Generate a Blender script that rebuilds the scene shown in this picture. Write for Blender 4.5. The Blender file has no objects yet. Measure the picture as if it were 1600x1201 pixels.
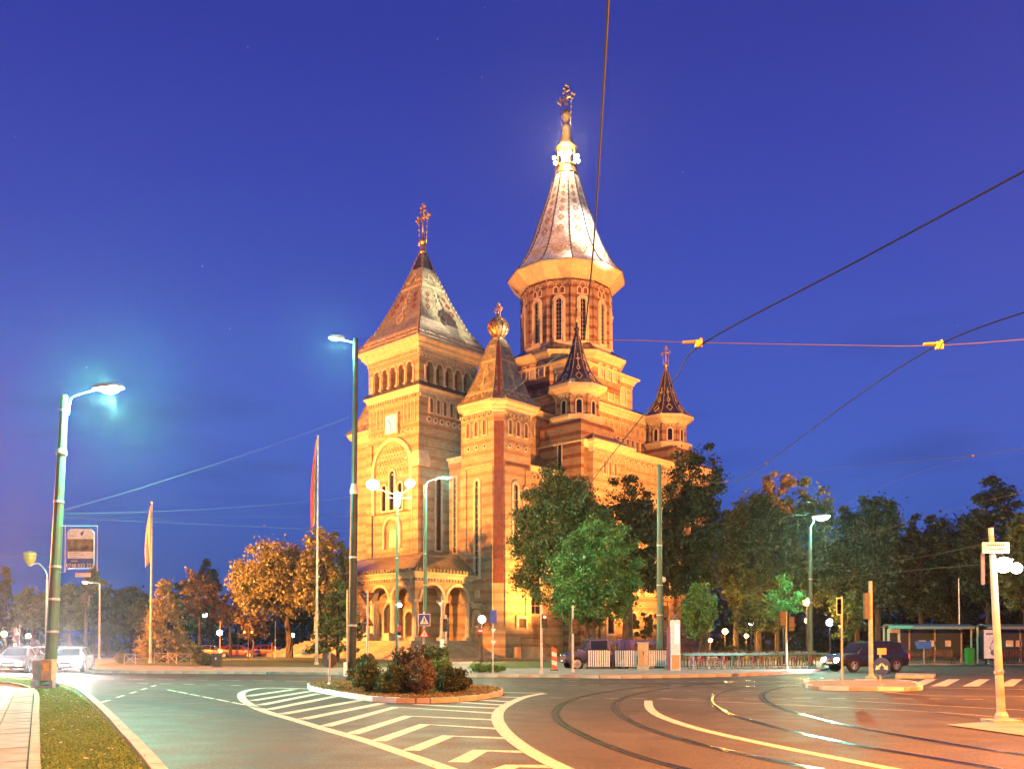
import bpy, math, random
import numpy as np
from mathutils import Vector, Matrix

# ---------------------------------------------------------------- camera, sky, exposure
sc = bpy.context.scene
COL = sc.collection
FPX, PITCH, EYE, CYP = 1400.0, math.radians(1.0), 1.6, 980.56      # focal length in photo pixels
cam_d = bpy.data.cameras.new('camera'); cam = bpy.data.objects.new('camera', cam_d); COL.objects.link(cam)
cam_d.sensor_width = 36; cam_d.lens = FPX / 1600 * 36
cam_d.shift_y = (CYP - 600.5) / 1600
cam_d.clip_start = 0.05; cam_d.clip_end = 3000
cam.location = (0, 0, EYE); cam.rotation_euler = (math.radians(90) + PITCH, 0, 0)
sc.camera = cam
sc.view_settings.view_transform = 'Standard'; sc.view_settings.look = 'None'
sc.view_settings.exposure = 0; sc.view_settings.gamma = 1; sc.view_settings.use_curve_mapping = False
sc.cycles.use_denoising = True
sc.cycles.max_bounces = 5; sc.cycles.diffuse_bounces = 3; sc.cycles.glossy_bounces = 2
sc.cycles.transparent_max_bounces = 6; sc.cycles.sample_clamp_indirect = 4; sc.cycles.volume_bounces = 0
sc.cycles.caustics_reflective = False; sc.cycles.caustics_refractive = False

world = bpy.data.worlds.new('World'); sc.world = world; world.use_nodes = True
def make_sky():
    nt = world.node_tree; N = nt.nodes; L = nt.links; N.clear()
    out = N.new('ShaderNodeOutputWorld'); bg = N.new('ShaderNodeBackground'); L.new(bg.outputs[0], out.inputs[0])
    tc = N.new('ShaderNodeTexCoord'); sp = N.new('ShaderNodeSeparateXYZ'); L.new(tc.outputs['Generated'], sp.inputs[0])
    rp = N.new('ShaderNodeValToRGB'); L.new(sp.outputs['Z'], rp.inputs[0])
    cr = rp.color_ramp; cr.interpolation = 'B_SPLINE'
    stops = [(0.0, (.024, .070, .28)), (.09, (.034, .094, .39)), (.2, (.060, .122, .56)), (.36, (.055, .084, .48)),
             (.56, (.031, .045, .35)), (1.0, (.018, .022, .19))]
    while len(cr.elements) < len(stops): cr.elements.new(.5)
    for e, (p, c) in zip(cr.elements, stops): e.position = p; e.color = (*c, 1)
    # long thin clouds, a little darker and greyer than the sky
    mp = N.new('ShaderNodeMapping'); mp.inputs['Scale'].default_value = (1.6, 1.6, 9); mp.inputs['Location'].default_value = (.3, 1.2, .4)
    L.new(tc.outputs['Generated'], mp.inputs[0])
    nz = N.new('ShaderNodeTexNoise'); nz.inputs['Scale'].default_value = 2.2; nz.inputs['Detail'].default_value = 5; L.new(mp.outputs[0], nz.inputs['Vector'])
    mr = N.new('ShaderNodeMapRange'); mr.inputs['From Min'].default_value = .56; mr.inputs['From Max'].default_value = .75
    mr.inputs['To Max'].default_value = .75; L.new(nz.outputs['Fac'], mr.inputs[0])
    lo = N.new('ShaderNodeMapRange'); lo.inputs['From Min'].default_value = .45; lo.inputs['From Max'].default_value = .12; L.new(sp.outputs['Z'], lo.inputs[0])
    ml = N.new('ShaderNodeMath'); ml.operation = 'MULTIPLY'; L.new(mr.outputs[0], ml.inputs[0]); L.new(lo.outputs[0], ml.inputs[1])
    mx = N.new('ShaderNodeMix'); mx.data_type = 'RGBA'; L.new(ml.outputs[0], mx.inputs[0]); L.new(rp.outputs[0], mx.inputs[6])
    mx.inputs[7].default_value = (.030, .062, .27, 1)
    # stars
    vo = N.new('ShaderNodeTexVoronoi'); vo.inputs['Scale'].default_value = 46; L.new(tc.outputs['Generated'], vo.inputs['Vector'])
    st = N.new('ShaderNodeMapRange'); st.inputs['From Min'].default_value = .034; st.inputs['From Max'].default_value = .012; st.inputs['To Max'].default_value = 1
    L.new(vo.outputs['Distance'], st.inputs[0])
    sr = N.new('ShaderNodeSeparateColor'); L.new(vo.outputs['Color'], sr.inputs[0])
    th = N.new('ShaderNodeMapRange'); th.inputs['From Min'].default_value = .45; th.inputs['From Max'].default_value = 1; L.new(sr.outputs[0], th.inputs[0])
    sm = N.new('ShaderNodeMath'); sm.operation = 'MULTIPLY'; L.new(st.outputs[0], sm.inputs[0]); L.new(th.outputs[0], sm.inputs[1])
    ad = N.new('ShaderNodeMix'); ad.data_type = 'RGBA'; ad.blend_type = 'ADD'; L.new(sm.outputs[0], ad.inputs[0]); L.new(mx.outputs[2], ad.inputs[6])
    ad.inputs[7].default_value = (.5, .55, .6, 1)
    L.new(ad.outputs[2], bg.inputs[0]); bg.inputs[1].default_value = 1.0
make_sky()

# ---------------------------------------------------------------- from a direction seen in the photograph to a place
_c, _s = math.cos(PITCH), math.sin(PITCH)
def Zat(py, Y):
    k = (CYP - py) / FPX
    return (k * Y * _c + Y * _s) / (_c - k * _s) + EYE
def Xat(px, Y, z=0):
    return (px - 800) / FPX * (Y * _c + (z - EYE) * _s)
def G(px, py, z=0.0):
    k = (CYP - py) / FPX; h = z - EYE
    Y = h * (_c - k * _s) / (k * _c + _s)
    return (Xat(px, Y, z), Y)
def P3(px, py, Y):
    z = Zat(py, Y); return Vector((Xat(px, Y, z), Y, z))

# ---------------------------------------------------------------- materials
MATS = {}
def mat(name, col, rough=.7, metal=0, var=.12, vs=6, bump=0, bs=30, emit=None, es=0, spec=None, coat=0, col2=None, stretch=None):
    if name in MATS: return MATS[name]
    m = bpy.data.materials.new(name); m.use_nodes = True; nt = m.node_tree; N = nt.nodes; L = nt.links
    b = N['Principled BSDF']; b.inputs['Roughness'].default_value = rough; b.inputs['Metallic'].default_value = metal
    if coat: b.inputs['Coat Weight'].default_value = coat
    tc = N.new('ShaderNodeTexCoord')
    src = tc.outputs['Object']
    if stretch:
        mp = N.new('ShaderNodeMapping'); mp.inputs['Scale'].default_value = stretch; L.new(src, mp.inputs[0]); src = mp.outputs[0]
    nz = N.new('ShaderNodeTexNoise'); nz.inputs['Scale'].default_value = vs; nz.inputs['Detail'].default_value = 6; L.new(src, nz.inputs['Vector'])
    mx = N.new('ShaderNodeMix'); mx.data_type = 'RGBA'
    c2 = col2 if col2 else tuple(max(0, c * (1 - 2 * var)) for c in col)
    c1 = col if col2 else tuple(min(1, c * (1 + var)) for c in col)
    mx.inputs[6].default_value = (*c2, 1); mx.inputs[7].default_value = (*c1, 1)
    mr = N.new('ShaderNodeMapRange'); mr.inputs['From Min'].default_value = .32; mr.inputs['From Max'].default_value = .68
    L.new(nz.outputs['Fac'], mr.inputs[0]); L.new(mr.outputs[0], mx.inputs[0]); L.new(mx.outputs[2], b.inputs['Base Color'])
    if bump:
        n2 = N.new('ShaderNodeTexNoise'); n2.inputs['Scale'].default_value = bs; n2.inputs['Detail'].default_value = 4; L.new(src, n2.inputs['Vector'])
        bp = N.new('ShaderNodeBump'); bp.inputs['Strength'].default_value = bump; bp.inputs['Distance'].default_value = .02
        L.new(n2.outputs['Fac'], bp.inputs['Height']); L.new(bp.outputs[0], b.inputs['Normal'])
    if emit:
        b.inputs['Emission Color'].default_value = (*emit, 1); b.inputs['Emission Strength'].default_value = es
    MATS[name] = m; return m

def brick_mat(name, base, stripe, period=1.15, frac=.34, zoff=0.0):
    if name in MATS: return MATS[name]
    m = bpy.data.materials.new(name); m.use_nodes = True; nt = m.node_tree; N = nt.nodes; L = nt.links
    b = N['Principled BSDF']; b.inputs['Roughness'].default_value = .85
    tc = N.new('ShaderNodeTexCoord'); sp = N.new('ShaderNodeSeparateXYZ'); L.new(tc.outputs['Object'], sp.inputs[0])
    def mth(op, a, c=None, v=None):
        n = N.new('ShaderNodeMath'); n.operation = op; L.new(a, n.inputs[0])
        if c is not None: L.new(c, n.inputs[1])
        elif v is not None: n.inputs[1].default_value = v
        return n.outputs[0]
    xy = mth('ADD', sp.outputs['X'], sp.outputs['Y'])
    cb = N.new('ShaderNodeCombineXYZ'); L.new(xy, cb.inputs[0]); L.new(sp.outputs['Z'], cb.inputs[1])
    br = N.new('ShaderNodeTexBrick'); br.inputs['Scale'].default_value = 1
    br.inputs['Brick Width'].default_value = .52; br.inputs['Row Height'].default_value = .19; br.inputs['Mortar Size'].default_value = .016
    br.inputs['Color1'].default_value = (1, 1, 1, 1); br.inputs['Color2'].default_value = (.72, .72, .72, 1); br.inputs['Mortar'].default_value = (.62, .6, .58, 1)
    L.new(cb.outputs[0], br.inputs['Vector'])
    fz = mth('FRACT', mth('DIVIDE', mth('ADD', sp.outputs['Z'], v=zoff + 50 * period), v=period))
    st = mth('LESS_THAN', fz, v=frac)
    nz = N.new('ShaderNodeTexNoise'); nz.inputs['Scale'].default_value = .9; nz.inputs['Detail'].default_value = 8; L.new(tc.outputs['Object'], nz.inputs['Vector'])
    mr = N.new('ShaderNodeMapRange'); mr.inputs['From Min'].default_value = .3; mr.inputs['From Max'].default_value = .7; mr.inputs['To Min'].default_value = .74; mr.inputs['To Max'].default_value = 1.08
    L.new(nz.outputs['Fac'], mr.inputs[0])
    n3 = N.new('ShaderNodeTexNoise'); n3.inputs['Scale'].default_value = 3.5; n3.inputs['Detail'].default_value = 3; L.new(tc.outputs['Object'], n3.inputs['Vector'])
    m3 = N.new('ShaderNodeMapRange'); m3.inputs['From Min'].default_value = .3; m3.inputs['From Max'].default_value = .75; m3.inputs['To Min'].default_value = .55; m3.inputs['To Max'].default_value = 1
    L.new(n3.outputs['Fac'], m3.inputs[0]); stm = mth('MULTIPLY', st, m3.outputs[0])
    mx = N.new('ShaderNodeMix'); mx.data_type = 'RGBA'; L.new(stm, mx.inputs[0]); mx.inputs[6].default_value = (*base, 1); mx.inputs[7].default_value = (*stripe, 1)
    m2 = N.new('ShaderNodeMix'); m2.data_type = 'RGBA'; m2.blend_type = 'MULTIPLY'; m2.inputs[0].default_value = .8; L.new(mx.outputs[2], m2.inputs[6]); L.new(br.outputs['Color'], m2.inputs[7])
    vm = N.new('ShaderNodeVectorMath'); vm.operation = 'SCALE'; L.new(m2.outputs[2], vm.inputs[0]); L.new(mr.outputs[0], vm.inputs['Scale'])
    L.new(vm.outputs[0], b.inputs['Base Color'])
    bp = N.new('ShaderNodeBump'); bp.inputs['Strength'].default_value = .35; bp.inputs['Distance'].default_value = .03; L.new(br.outputs['Fac'], bp.inputs['Height']); bp.invert = True
    L.new(bp.outputs[0], b.inputs['Normal'])
    MATS[name] = m; return m

def tile_mat(name, c1, c2, rough=.33):
    """glazed fish-scale roof tiles: rows along the height, a per-tile colour and gloss"""
    if name in MATS: return MATS[name]
    m = bpy.data.materials.new(name); m.use_nodes = True; nt = m.node_tree; N = nt.nodes; L = nt.links
    b = N['Principled BSDF']; b.inputs['Roughness'].default_value = rough; b.inputs['Coat Weight'].default_value = .25; b.inputs['Coat Roughness'].default_value = .3
    tc = N.new('ShaderNodeTexCoord'); vo = N.new('ShaderNodeTexVoronoi'); vo.inputs['Scale'].default_value = 3.4; vo.inputs['Randomness'].default_value = .35
    L.new(tc.outputs['Object'], vo.inputs['Vector'])
    sc_ = N.new('ShaderNodeSeparateColor'); L.new(vo.outputs['Color'], sc_.inputs[0])
    nz = N.new('ShaderNodeTexNoise'); nz.inputs['Scale'].default_value = .8; nz.inputs['Detail'].default_value = 6; L.new(tc.outputs['Object'], nz.inputs['Vector'])
    ad = N.new('ShaderNodeMath'); ad.operation = 'MULTIPLY_ADD'; L.new(sc_.outputs[0], ad.inputs[0]); ad.inputs[1].default_value = .6; L.new(nz.outputs['Fac'], ad.inputs[2])
    mr = N.new('ShaderNodeMapRange'); mr.inputs['From Min'].default_value = .35; mr.inputs['From Max'].default_value = 1.1; L.new(ad.outputs[0], mr.inputs[0])
    mx = N.new('ShaderNodeMix'); mx.data_type = 'RGBA'; L.new(mr.outputs[0], mx.inputs[0]); mx.inputs[6].default_value = (*c1, 1); mx.inputs[7].default_value = (*c2, 1)
    L.new(mx.outputs[2], b.inputs['Base Color'])
    bp = N.new('ShaderNodeBump'); bp.inputs['Strength'].default_value = .5; bp.inputs['Distance'].default_value = .05; L.new(vo.outputs['Distance'], bp.inputs['Height'])
    L.new(bp.outputs[0], b.inputs['Normal'])
    MATS[name] = m; return m

def leaf_mat(name, c1, c2, trans=.25):
    if name in MATS: return MATS[name]
    m = bpy.data.materials.new(name); m.use_nodes = True; nt = m.node_tree; N = nt.nodes; L = nt.links
    N.clear(); out = N.new('ShaderNodeOutputMaterial'); b = N.new('ShaderNodeBsdfDiffuse'); t = N.new('ShaderNodeBsdfTranslucent'); g = N.new('ShaderNodeBsdfGlossy')
    g.inputs['Roughness'].default_value = .45
    gi = N.new('ShaderNodeNewGeometry'); mr = N.new('ShaderNodeMapRange'); L.new(gi.outputs['Random Per Island'], mr.inputs[0])
    tc = N.new('ShaderNodeTexCoord'); nz = N.new('ShaderNodeTexNoise'); nz.inputs['Scale'].default_value = .6; L.new(tc.outputs['Object'], nz.inputs['Vector'])
    av = N.new('ShaderNodeMath'); av.operation = 'MULTIPLY'; L.new(mr.outputs[0], av.inputs[0]); L.new(nz.outputs['Fac'], av.inputs[1])
    m2 = N.new('ShaderNodeMath'); m2.operation = 'MULTIPLY'; L.new(av.outputs[0], m2.inputs[0]); m2.inputs[1].default_value = 1.8
    mx = N.new('ShaderNodeMix'); mx.data_type = 'RGBA'; L.new(m2.outputs[0], mx.inputs[0]); mx.inputs[6].default_value = (*c1, 1); mx.inputs[7].default_value = (*c2, 1)
    for s_ in (b, t): L.new(mx.outputs[2], s_.inputs[0])
    a1 = N.new('ShaderNodeMixShader'); a1.inputs[0].default_value = trans; L.new(b.outputs[0], a1.inputs[1]); L.new(t.outputs[0], a1.inputs[2])
    a2 = N.new('ShaderNodeMixShader'); a2.inputs[0].default_value = .05; L.new(a1.outputs[0], a2.inputs[1]); L.new(g.outputs[0], a2.inputs[2])
    L.new(a2.outputs[0], out.inputs[0]); MATS[name] = m; return m

def asphalt_mat(name, c, scale=1.0):
    m = bpy.data.materials.new(name); m.use_nodes = True; nt = m.node_tree; N = nt.nodes; L = nt.links
    b = N['Principled BSDF']; b.inputs['Specular IOR Level'].default_value = .12
    tc = N.new('ShaderNodeTexCoord')
    def noise(s, d, mp=None):
        n = N.new('ShaderNodeTexNoise'); n.inputs['Scale'].default_value = s; n.inputs['Detail'].default_value = d; L.new(tc.outputs['Object'], n.inputs['Vector']); return n.outputs['Fac']
    big = noise(.18, 6); mid = noise(1.3, 6); fine = noise(55, 3)
    def rng(a, f0, f1, t0, t1):
        r = N.new('ShaderNodeMapRange'); L.new(a, r.inputs[0]); r.inputs[1].default_value = f0; r.inputs[2].default_value = f1; r.inputs[3].default_value = t0; r.inputs[4].default_value = t1; return r.outputs[0]
    def mul(a, b_):
        n = N.new('ShaderNodeMath'); n.operation = 'MULTIPLY'; L.new(a, n.inputs[0]); L.new(b_, n.inputs[1]); return n.outputs[0]
    g2 = noise(20, 4)
    k = mul(mul(mul(rng(big, .3, .7, .66, 1.22), rng(mid, .3, .7, .8, 1.15)), rng(fine, .35, .65, .35, 1.7)), rng(g2, .35, .65, .6, 1.4))
    # cracks: thin dark lines where the surface is old
    wn = N.new('ShaderNodeTexNoise'); wn.inputs['Scale'].default_value = 1.1; wn.inputs['Detail'].default_value = 5; L.new(tc.outputs['Object'], wn.inputs['Vector'])
    wa = N.new('ShaderNodeMix'); wa.data_type = 'RGBA'; wa.blend_type = 'LINEAR_LIGHT'; wa.inputs[0].default_value = .9; L.new(tc.outputs['Object'], wa.inputs[6]); L.new(wn.outputs['Color'], wa.inputs[7])
    vr = N.new('ShaderNodeTexVoronoi'); vr.feature = 'DISTANCE_TO_EDGE'; vr.inputs['Scale'].default_value = .3; L.new(wa.outputs[2], vr.inputs['Vector'])
    crk = rng(vr.outputs['Distance'], .0, .007, .0, 1.0); msk = rng(big, .48, .56, 0, 1)
    inv = N.new('ShaderNodeMath'); inv.operation = 'SUBTRACT'; inv.inputs[0].default_value = 1; L.new(crk, inv.inputs[1])
    cm = mul(inv.outputs[0], msk); i2 = N.new('ShaderNodeMath'); i2.operation = 'MULTIPLY_ADD'; L.new(cm, i2.inputs[0]); i2.inputs[1].default_value = -.6; i2.inputs[2].default_value = 1
    k = mul(k, i2.outputs[0])
    vm = N.new('ShaderNodeVectorMath'); vm.operation = 'SCALE'; vm.inputs[0].default_value = c; L.new(k, vm.inputs['Scale']); L.new(vm.outputs[0], b.inputs['Base Color'])
    # hairline cracks
    L.new(rng(mid, .35, .7, .5, .72), b.inputs['Roughness'])
    bp = N.new('ShaderNodeBump'); bp.inputs['Strength'].default_value = .5; bp.inputs['Distance'].default_value = .006; L.new(fine, bp.inputs['Height']); L.new(bp.outputs[0], b.inputs['Normal'])
    MATS[name] = m; return m

def lamp_mat(name, col, s):
    return mat(name, (.8, .8, .8), .4, emit=col, es=s)

# ---------------------------------------------------------------- mesh builder
def offp(poly, d):
    n = len(poly); out = []
    for i in range(n):
        p0, p1, p2 = poly[i - 1], poly[i], poly[(i + 1) % n]
        def nrm(a, b):
            dx, dy = b[0] - a[0], b[1] - a[1]; l = math.hypot(dx, dy); return dy / l, -dx / l
        n1, n2 = nrm(p0, p1), nrm(p1, p2); k = 1 + n1[0] * n2[0] + n1[1] * n2[1]
        out.append((p1[0] + d * (n1[0] + n2[0]) / k, p1[1] + d * (n1[1] + n2[1]) / k))
    return out
def rect(x0, x1, y0, y1): return [(x0, y0), (x1, y0), (x1, y1), (x0, y1)]
def ngon(n, r, cx=0, cy=0, a0=0.0): return [(cx + r * math.cos(a0 + 2 * math.pi * i / n), cy + r * math.sin(a0 + 2 * math.pi * i / n)) for i in range(n)]

class MB:
    def __init__(s): s.v = []; s.f = []; s.mi = []; s.cur = 0; s.smooth = False
    def add(s, vs, fs):
        o = len(s.v); s.v += [tuple(v) for v in vs]
        for f in fs: s.f.append(tuple(i + o for i in f)); s.mi.append(s.cur)
        return s
    def box(s, x0, x1, y0, y1, z0, z1):
        return s.add([(x0, y0, z0), (x1, y0, z0), (x1, y1, z0), (x0, y1, z0), (x0, y0, z1), (x1, y0, z1), (x1, y1, z1), (x0, y1, z1)],
                     [(0, 3, 2, 1), (4, 5, 6, 7), (0, 1, 5, 4), (1, 2, 6, 5), (2, 3, 7, 6), (3, 0, 4, 7)])
    def rings(s, rs, capb=True, capt=True):
        n = len(rs[0]); o = [p for r in rs for p in r]; fs = []
        for k in range(len(rs) - 1):
            for i in range(n):
                j = (i + 1) % n; fs.append((k * n + i, k * n + j, (k + 1) * n + j, (k + 1) * n + i))
        if capb: fs.append(tuple(reversed(range(n))))
        if capt: fs.append(tuple((len(rs) - 1) * n + i for i in range(n)))
        return s.add(o, fs)
    def loft(s, poly, layers, mode='off', capb=True, capt=True):
        cx = sum(p[0] for p in poly) / len(poly); cy = sum(p[1] for p in poly) / len(poly); rs = []
        for d, z in layers:
            q = offp(poly, d) if mode == 'off' else [(cx + (p[0] - cx) * d, cy + (p[1] - cy) * d) for p in poly]
            rs.append([(a, b, z) for a, b in q])
        return s.rings(rs, capb, capt)
    def lathe(s, cx, cy, prof, n=10):
        return s.rings([[(cx + r * math.cos(2 * math.pi * i / n), cy + r * math.sin(2 * math.pi * i / n), z) for i in range(n)] for r, z in prof])
    def tube(s, pts, r, n=6, r1=None):
        pts = [Vector(p) for p in pts]; rs = []
        for i, p in enumerate(pts):
            d = (pts[min(i + 1, len(pts) - 1)] - pts[max(i - 1, 0)]).normalized()
            a = d.cross(Vector((0, 0, 1))); a = a.normalized() if a.length > .05 else Vector((1, 0, 0)); b = d.cross(a).normalized()
            t = i / max(1, len(pts) - 1); rr = r if r1 is None else r + (r1 - r) * t
            rs.append([tuple(p + a * rr * math.cos(2 * math.pi * k / n) + b * rr * math.sin(2 * math.pi * k / n)) for k in range(n)])
        return s.rings(rs)
    def sphere(s, c, r, n=8, m=6, sz=1):
        rs = [[(c[0] + r * math.sin(math.pi * k / m) * math.cos(2 * math.pi * i / n), c[1] + r * math.sin(math.pi * k / m) * math.sin(2 * math.pi * i / n),
                c[2] - r * sz * math.cos(math.pi * k / m)) for i in range(n)] for k in range(1, m)]
        b = len(s.v); s.rings(rs, False, False); t = len(s.v)
        s.v += [(c[0], c[1], c[2] - r * sz), (c[0], c[1], c[2] + r * sz)]
        for i in range(n):
            j = (i + 1) % n; s.f.append((t, b + j, b + i)); s.f.append((t + 1, b + (m - 2) * n + i, b + (m - 2) * n + j)); s.mi += [s.cur, s.cur]
        return s
    def prism(s, pts, depth):
        """closed outline of 3-D points, pushed along the vector depth"""
        n = len(pts); d = Vector(depth); a = [Vector(p) for p in pts]
        return s.rings([[tuple(p) for p in a], [tuple(p + d) for p in a]])
    def build(s, name, mats, parent=None, smooth=None, **kw):
        me = bpy.data.meshes.new(name); me.from_pydata(s.v, [], s.f)
        if not isinstance(mats, (list, tuple)): mats = [mats]
        for m in mats: me.materials.append(m)
        if len(mats) > 1: me.polygons.foreach_set('material_index', s.mi)
        if smooth: me.polygons.foreach_set('use_smooth', [True] * len(s.f))
        me.update()
        o = bpy.data.objects.new(name, me); COL.objects.link(o)
        if parent: o.parent = parent
        for k, v in kw.items(): o[k] = v
        return o
def tag(o, label=None, cat=None, group=None, kind=None):
    if label: o['label'] = label
    if cat: o['category'] = cat
    if group: o['group'] = group
    if kind: o['kind'] = kind
    return o
def empty(name, loc, rz=0, label=None, cat=None, group=None):
    o = bpy.data.objects.new(name, None); COL.objects.link(o); o.location = loc; o.rotation_euler = (0, 0, rz); o.empty_display_size = .2
    return tag(o, label, cat, group)
def copy_tree(o, parent=None):
    c = o.copy(); COL.objects.link(c)
    if parent: c.parent = parent
    for ch in o.children: copy_tree(ch, c)
    return c
def text_obj(s, size, m, parent, M, extrude=.002, name='lettering'):
    cu = bpy.data.curves.new('t', 'FONT'); cu.body = s; cu.size = size; cu.align_x = 'CENTER'; cu.align_y = 'CENTER'; cu.extrude = extrude; cu.resolution_u = 3
    to = bpy.data.objects.new('t', cu); COL.objects.link(to); bpy.context.view_layer.update()
    me = bpy.data.meshes.new_from_object(to.evaluated_get(bpy.context.evaluated_depsgraph_get())); bpy.data.objects.remove(to); bpy.data.curves.remove(cu)
    me.materials.clear(); me.materials.append(m); me.name = name; me.transform(M)
    o = bpy.data.objects.new(name, me); COL.objects.link(o); o.parent = parent; return o
def upright(x, y, z, rz=0):
    """a picture-plane frame standing upright, facing -y before it is turned by rz"""
    return Matrix.Translation((x, y, z)) @ Matrix.Rotation(rz, 4, 'Z') @ Matrix.Rotation(math.pi / 2, 4, 'X')
def light(kind, loc, energy, col, name='lamp_light', target=None, angle=60, blend=.5, radius=.15, parent=None):
    d = bpy.data.lights.new(name, kind); d.energy = energy; d.color = col; d.shadow_soft_size = radius
    if kind == 'SPOT': d.spot_size = math.radians(angle); d.spot_blend = blend
    o = bpy.data.objects.new(name, d); COL.objects.link(o); o.location = loc
    if target is not None: o.rotation_euler = (Vector(target) - Vector(loc)).to_track_quat('-Z', 'Y').to_euler()
    if parent: o.parent = parent
    return o
def sheet(name, pts, z, m, kind='structure', thick=0):
    if thick:
        b = MB().rings([[(x, y, z - thick) for x, y in pts], [(x, y, z) for x, y in pts]])
        # make sure it faces up
    else: b = MB().add([(x, y, z) for x, y in pts], [tuple(range(len(pts)))])
    o = b.build(name, m); o['kind'] = kind
    me = o.data; import bmesh
    bm = bmesh.new(); bm.from_mesh(me); bmesh.ops.triangulate(bm, faces=bm.faces[:]); bmesh.ops.recalc_face_normals(bm, faces=bm.faces[:])
    if not thick:
        for f_ in bm.faces:
            if f_.normal.z < 0: f_.normal_flip()
    bm.to_mesh(me); bm.free(); return o
def crm(pts, k=6):
    """smooth curve through the points"""
    P = [Vector(p) for p in pts]; out = []
    for i in range(len(P) - 1):
        a, b, c, d = P[max(i - 1, 0)], P[i], P[i + 1], P[min(i + 2, len(P) - 1)]
        for j in range(k):
            t = j / k; out.append(.5 * ((2 * b) + (c - a) * t + (2 * a - 5 * b + 4 * c - d) * t * t + (3 * b - a - 3 * c + d) * t ** 3))
    out.append(P[-1]); return out
def strip(name, pts, w, z, m, h=0, kind='structure', k=6, off=0.0):
    """a band of width w along a line on the ground"""
    c = crm([(p[0], p[1], 0) for p in pts], k) if len(pts) > 2 else [Vector((p[0], p[1], 0)) for p in pts]
    Ls, Rs = [], []
    for i, p in enumerate(c):
        d = (c[min(i + 1, len(c) - 1)] - c[max(i - 1, 0)]).normalized(); n = Vector((-d.y, d.x, 0))
        Ls.append(p + n * (w / 2 + off)); Rs.append(p - n * (w / 2 - off))
    b = MB(); n_ = len(c)
    if h:
        rs = [[(l.x, l.y, z - h), (r.x, r.y, z - h), (r.x, r.y, z), (l.x, l.y, z)] for l, r in zip(Ls, Rs)]
        b.rings(rs)
    else:
        vs = [(p.x, p.y, z) for p in Ls] + [(p.x, p.y, z) for p in Rs]
        b.add(vs, [(i, n_ + i, n_ + i + 1, i + 1) for i in range(n_ - 1)])
    o = b.build(name, m)
    if kind: o['kind'] = kind
    return o
# ---------------------------------------------------------------- ground, roads, pavements, markings
M_as = asphalt_mat('asphalt', (.086, .077, .068))
M_as2 = asphalt_mat('asphalt_far', (.06, .06, .06))
M_pave = mat('paving', (.27, .25, .22), .8, var=.15, vs=1.2, bump=.3, bs=12)
M_kerb = mat('kerb_concrete', (.42, .40, .36), .8, var=.14, vs=3, bump=.4, bs=25)
M_kerbw = mat('kerb_white_paint', (.75, .76, .76), .6, var=.08, vs=5, bump=.3)
M_paint = mat('road_paint', (.58, .54, .44), .65, var=.18, vs=16, bump=.2, bs=60, col2=(.17, .155, .13))
for _n in M_paint.node_tree.nodes:
    if _n.type == 'MAP_RANGE': _n.inputs['From Min'].default_value = .36; _n.inputs['From Max'].default_value = .44
M_grass = mat('lawn_earth', (.09, .13, .035), .95, var=.3, vs=2.5, bump=1, bs=40)
M_blade = leaf_mat('grass_blades', (.09, .20, .04), (.2, .33, .08), .35)
M_soil = mat('dry_soil', (.17, .14, .075), .95, var=.3, vs=4, bump=.8, bs=30)
M_slab = mat('concrete_slab', (.22, .225, .22), .8, var=.16, vs=2.2, bump=.5, bs=35)
M_steel = mat('rail_steel', (.55, .55, .56), .22, 1, var=.1, vs=8)
M_groove = mat('rail_groove', (.02, .018, .016), .7)
M_earth = mat('earth', (.05, .06, .025), .95, var=.2, vs=.5)

sheet('ground', [(-900, -60), (900, -60), (900, 1500), (-900, 1500)], -.06, M_earth)
road_edge = [G(-1500, 1046), G(-200, 1048), G(0, 1049.5), G(150, 1051), G(350, 1052), G(560, 1054), G(700, 1057), G(850, 1057.5), G(950, 1059), G(1080, 1057.5), G(1180, 1055), G(1260, 1050), G(1292, 1046)]
e0 = G(1300, 1042)
sheet('road', [(-260, -40), (260, -40), (260, 74), (e0[0], 74), e0] + list(reversed(road_edge)) , 0, M_as)
plaza = road_edge + [e0, (e0[0] + 4, 74), (80, 160), (-190, 160)]
sheet('pavement', plaza, .12, M_pave, thick=.17)
# kerb stones along the far edge of the road, one by one
kp = crm([(p[0], p[1], 0) for p in road_edge[1:] + [e0]], 12)
def kerb_row(path, L, w, h, z0, m, name='kerb_stone', parent=None, gap=.015, off=0.0):
    """stones laid end to end along a path"""
    acc = [0]
    for a, b in zip(path, path[1:]): acc.append(acc[-1] + (b - a).length)
    def at(s):
        i = min(max(np.searchsorted(acc, s) - 1, 0), len(path) - 2); t = (s - acc[i]) / max(1e-6, acc[i + 1] - acc[i]); return path[i].lerp(path[i + 1], t)
    n = int(acc[-1] / L); out = []; base = MB().box(-(L - gap) / 2, (L - gap) / 2, -w / 2, w / 2, 0, h).build(name, m)
    for i in range(n):
        a, b = at(i * L), at((i + 1) * L); c = (a + b) / 2; d = b - a
        o = base if i == 0 else base.copy()
        if i: COL.objects.link(o)
        o.location = (c.x, c.y, z0 + random.uniform(-.006, .006)); o.rotation_euler = (0, 0, math.atan2(d.y, d.x) + random.uniform(-.01, .01)); o.parent = parent
        o['kind'] = 'structure'; out.append(o)
    return out
random.seed(3)
kroot = empty('far_kerb', (0, 0, 0)); kroot['kind'] = 'structure'
kerb_row(kp, 1.0, .22, .19, -.05, M_kerb, parent=kroot)
for o in kroot.children: del o['kind']
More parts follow.
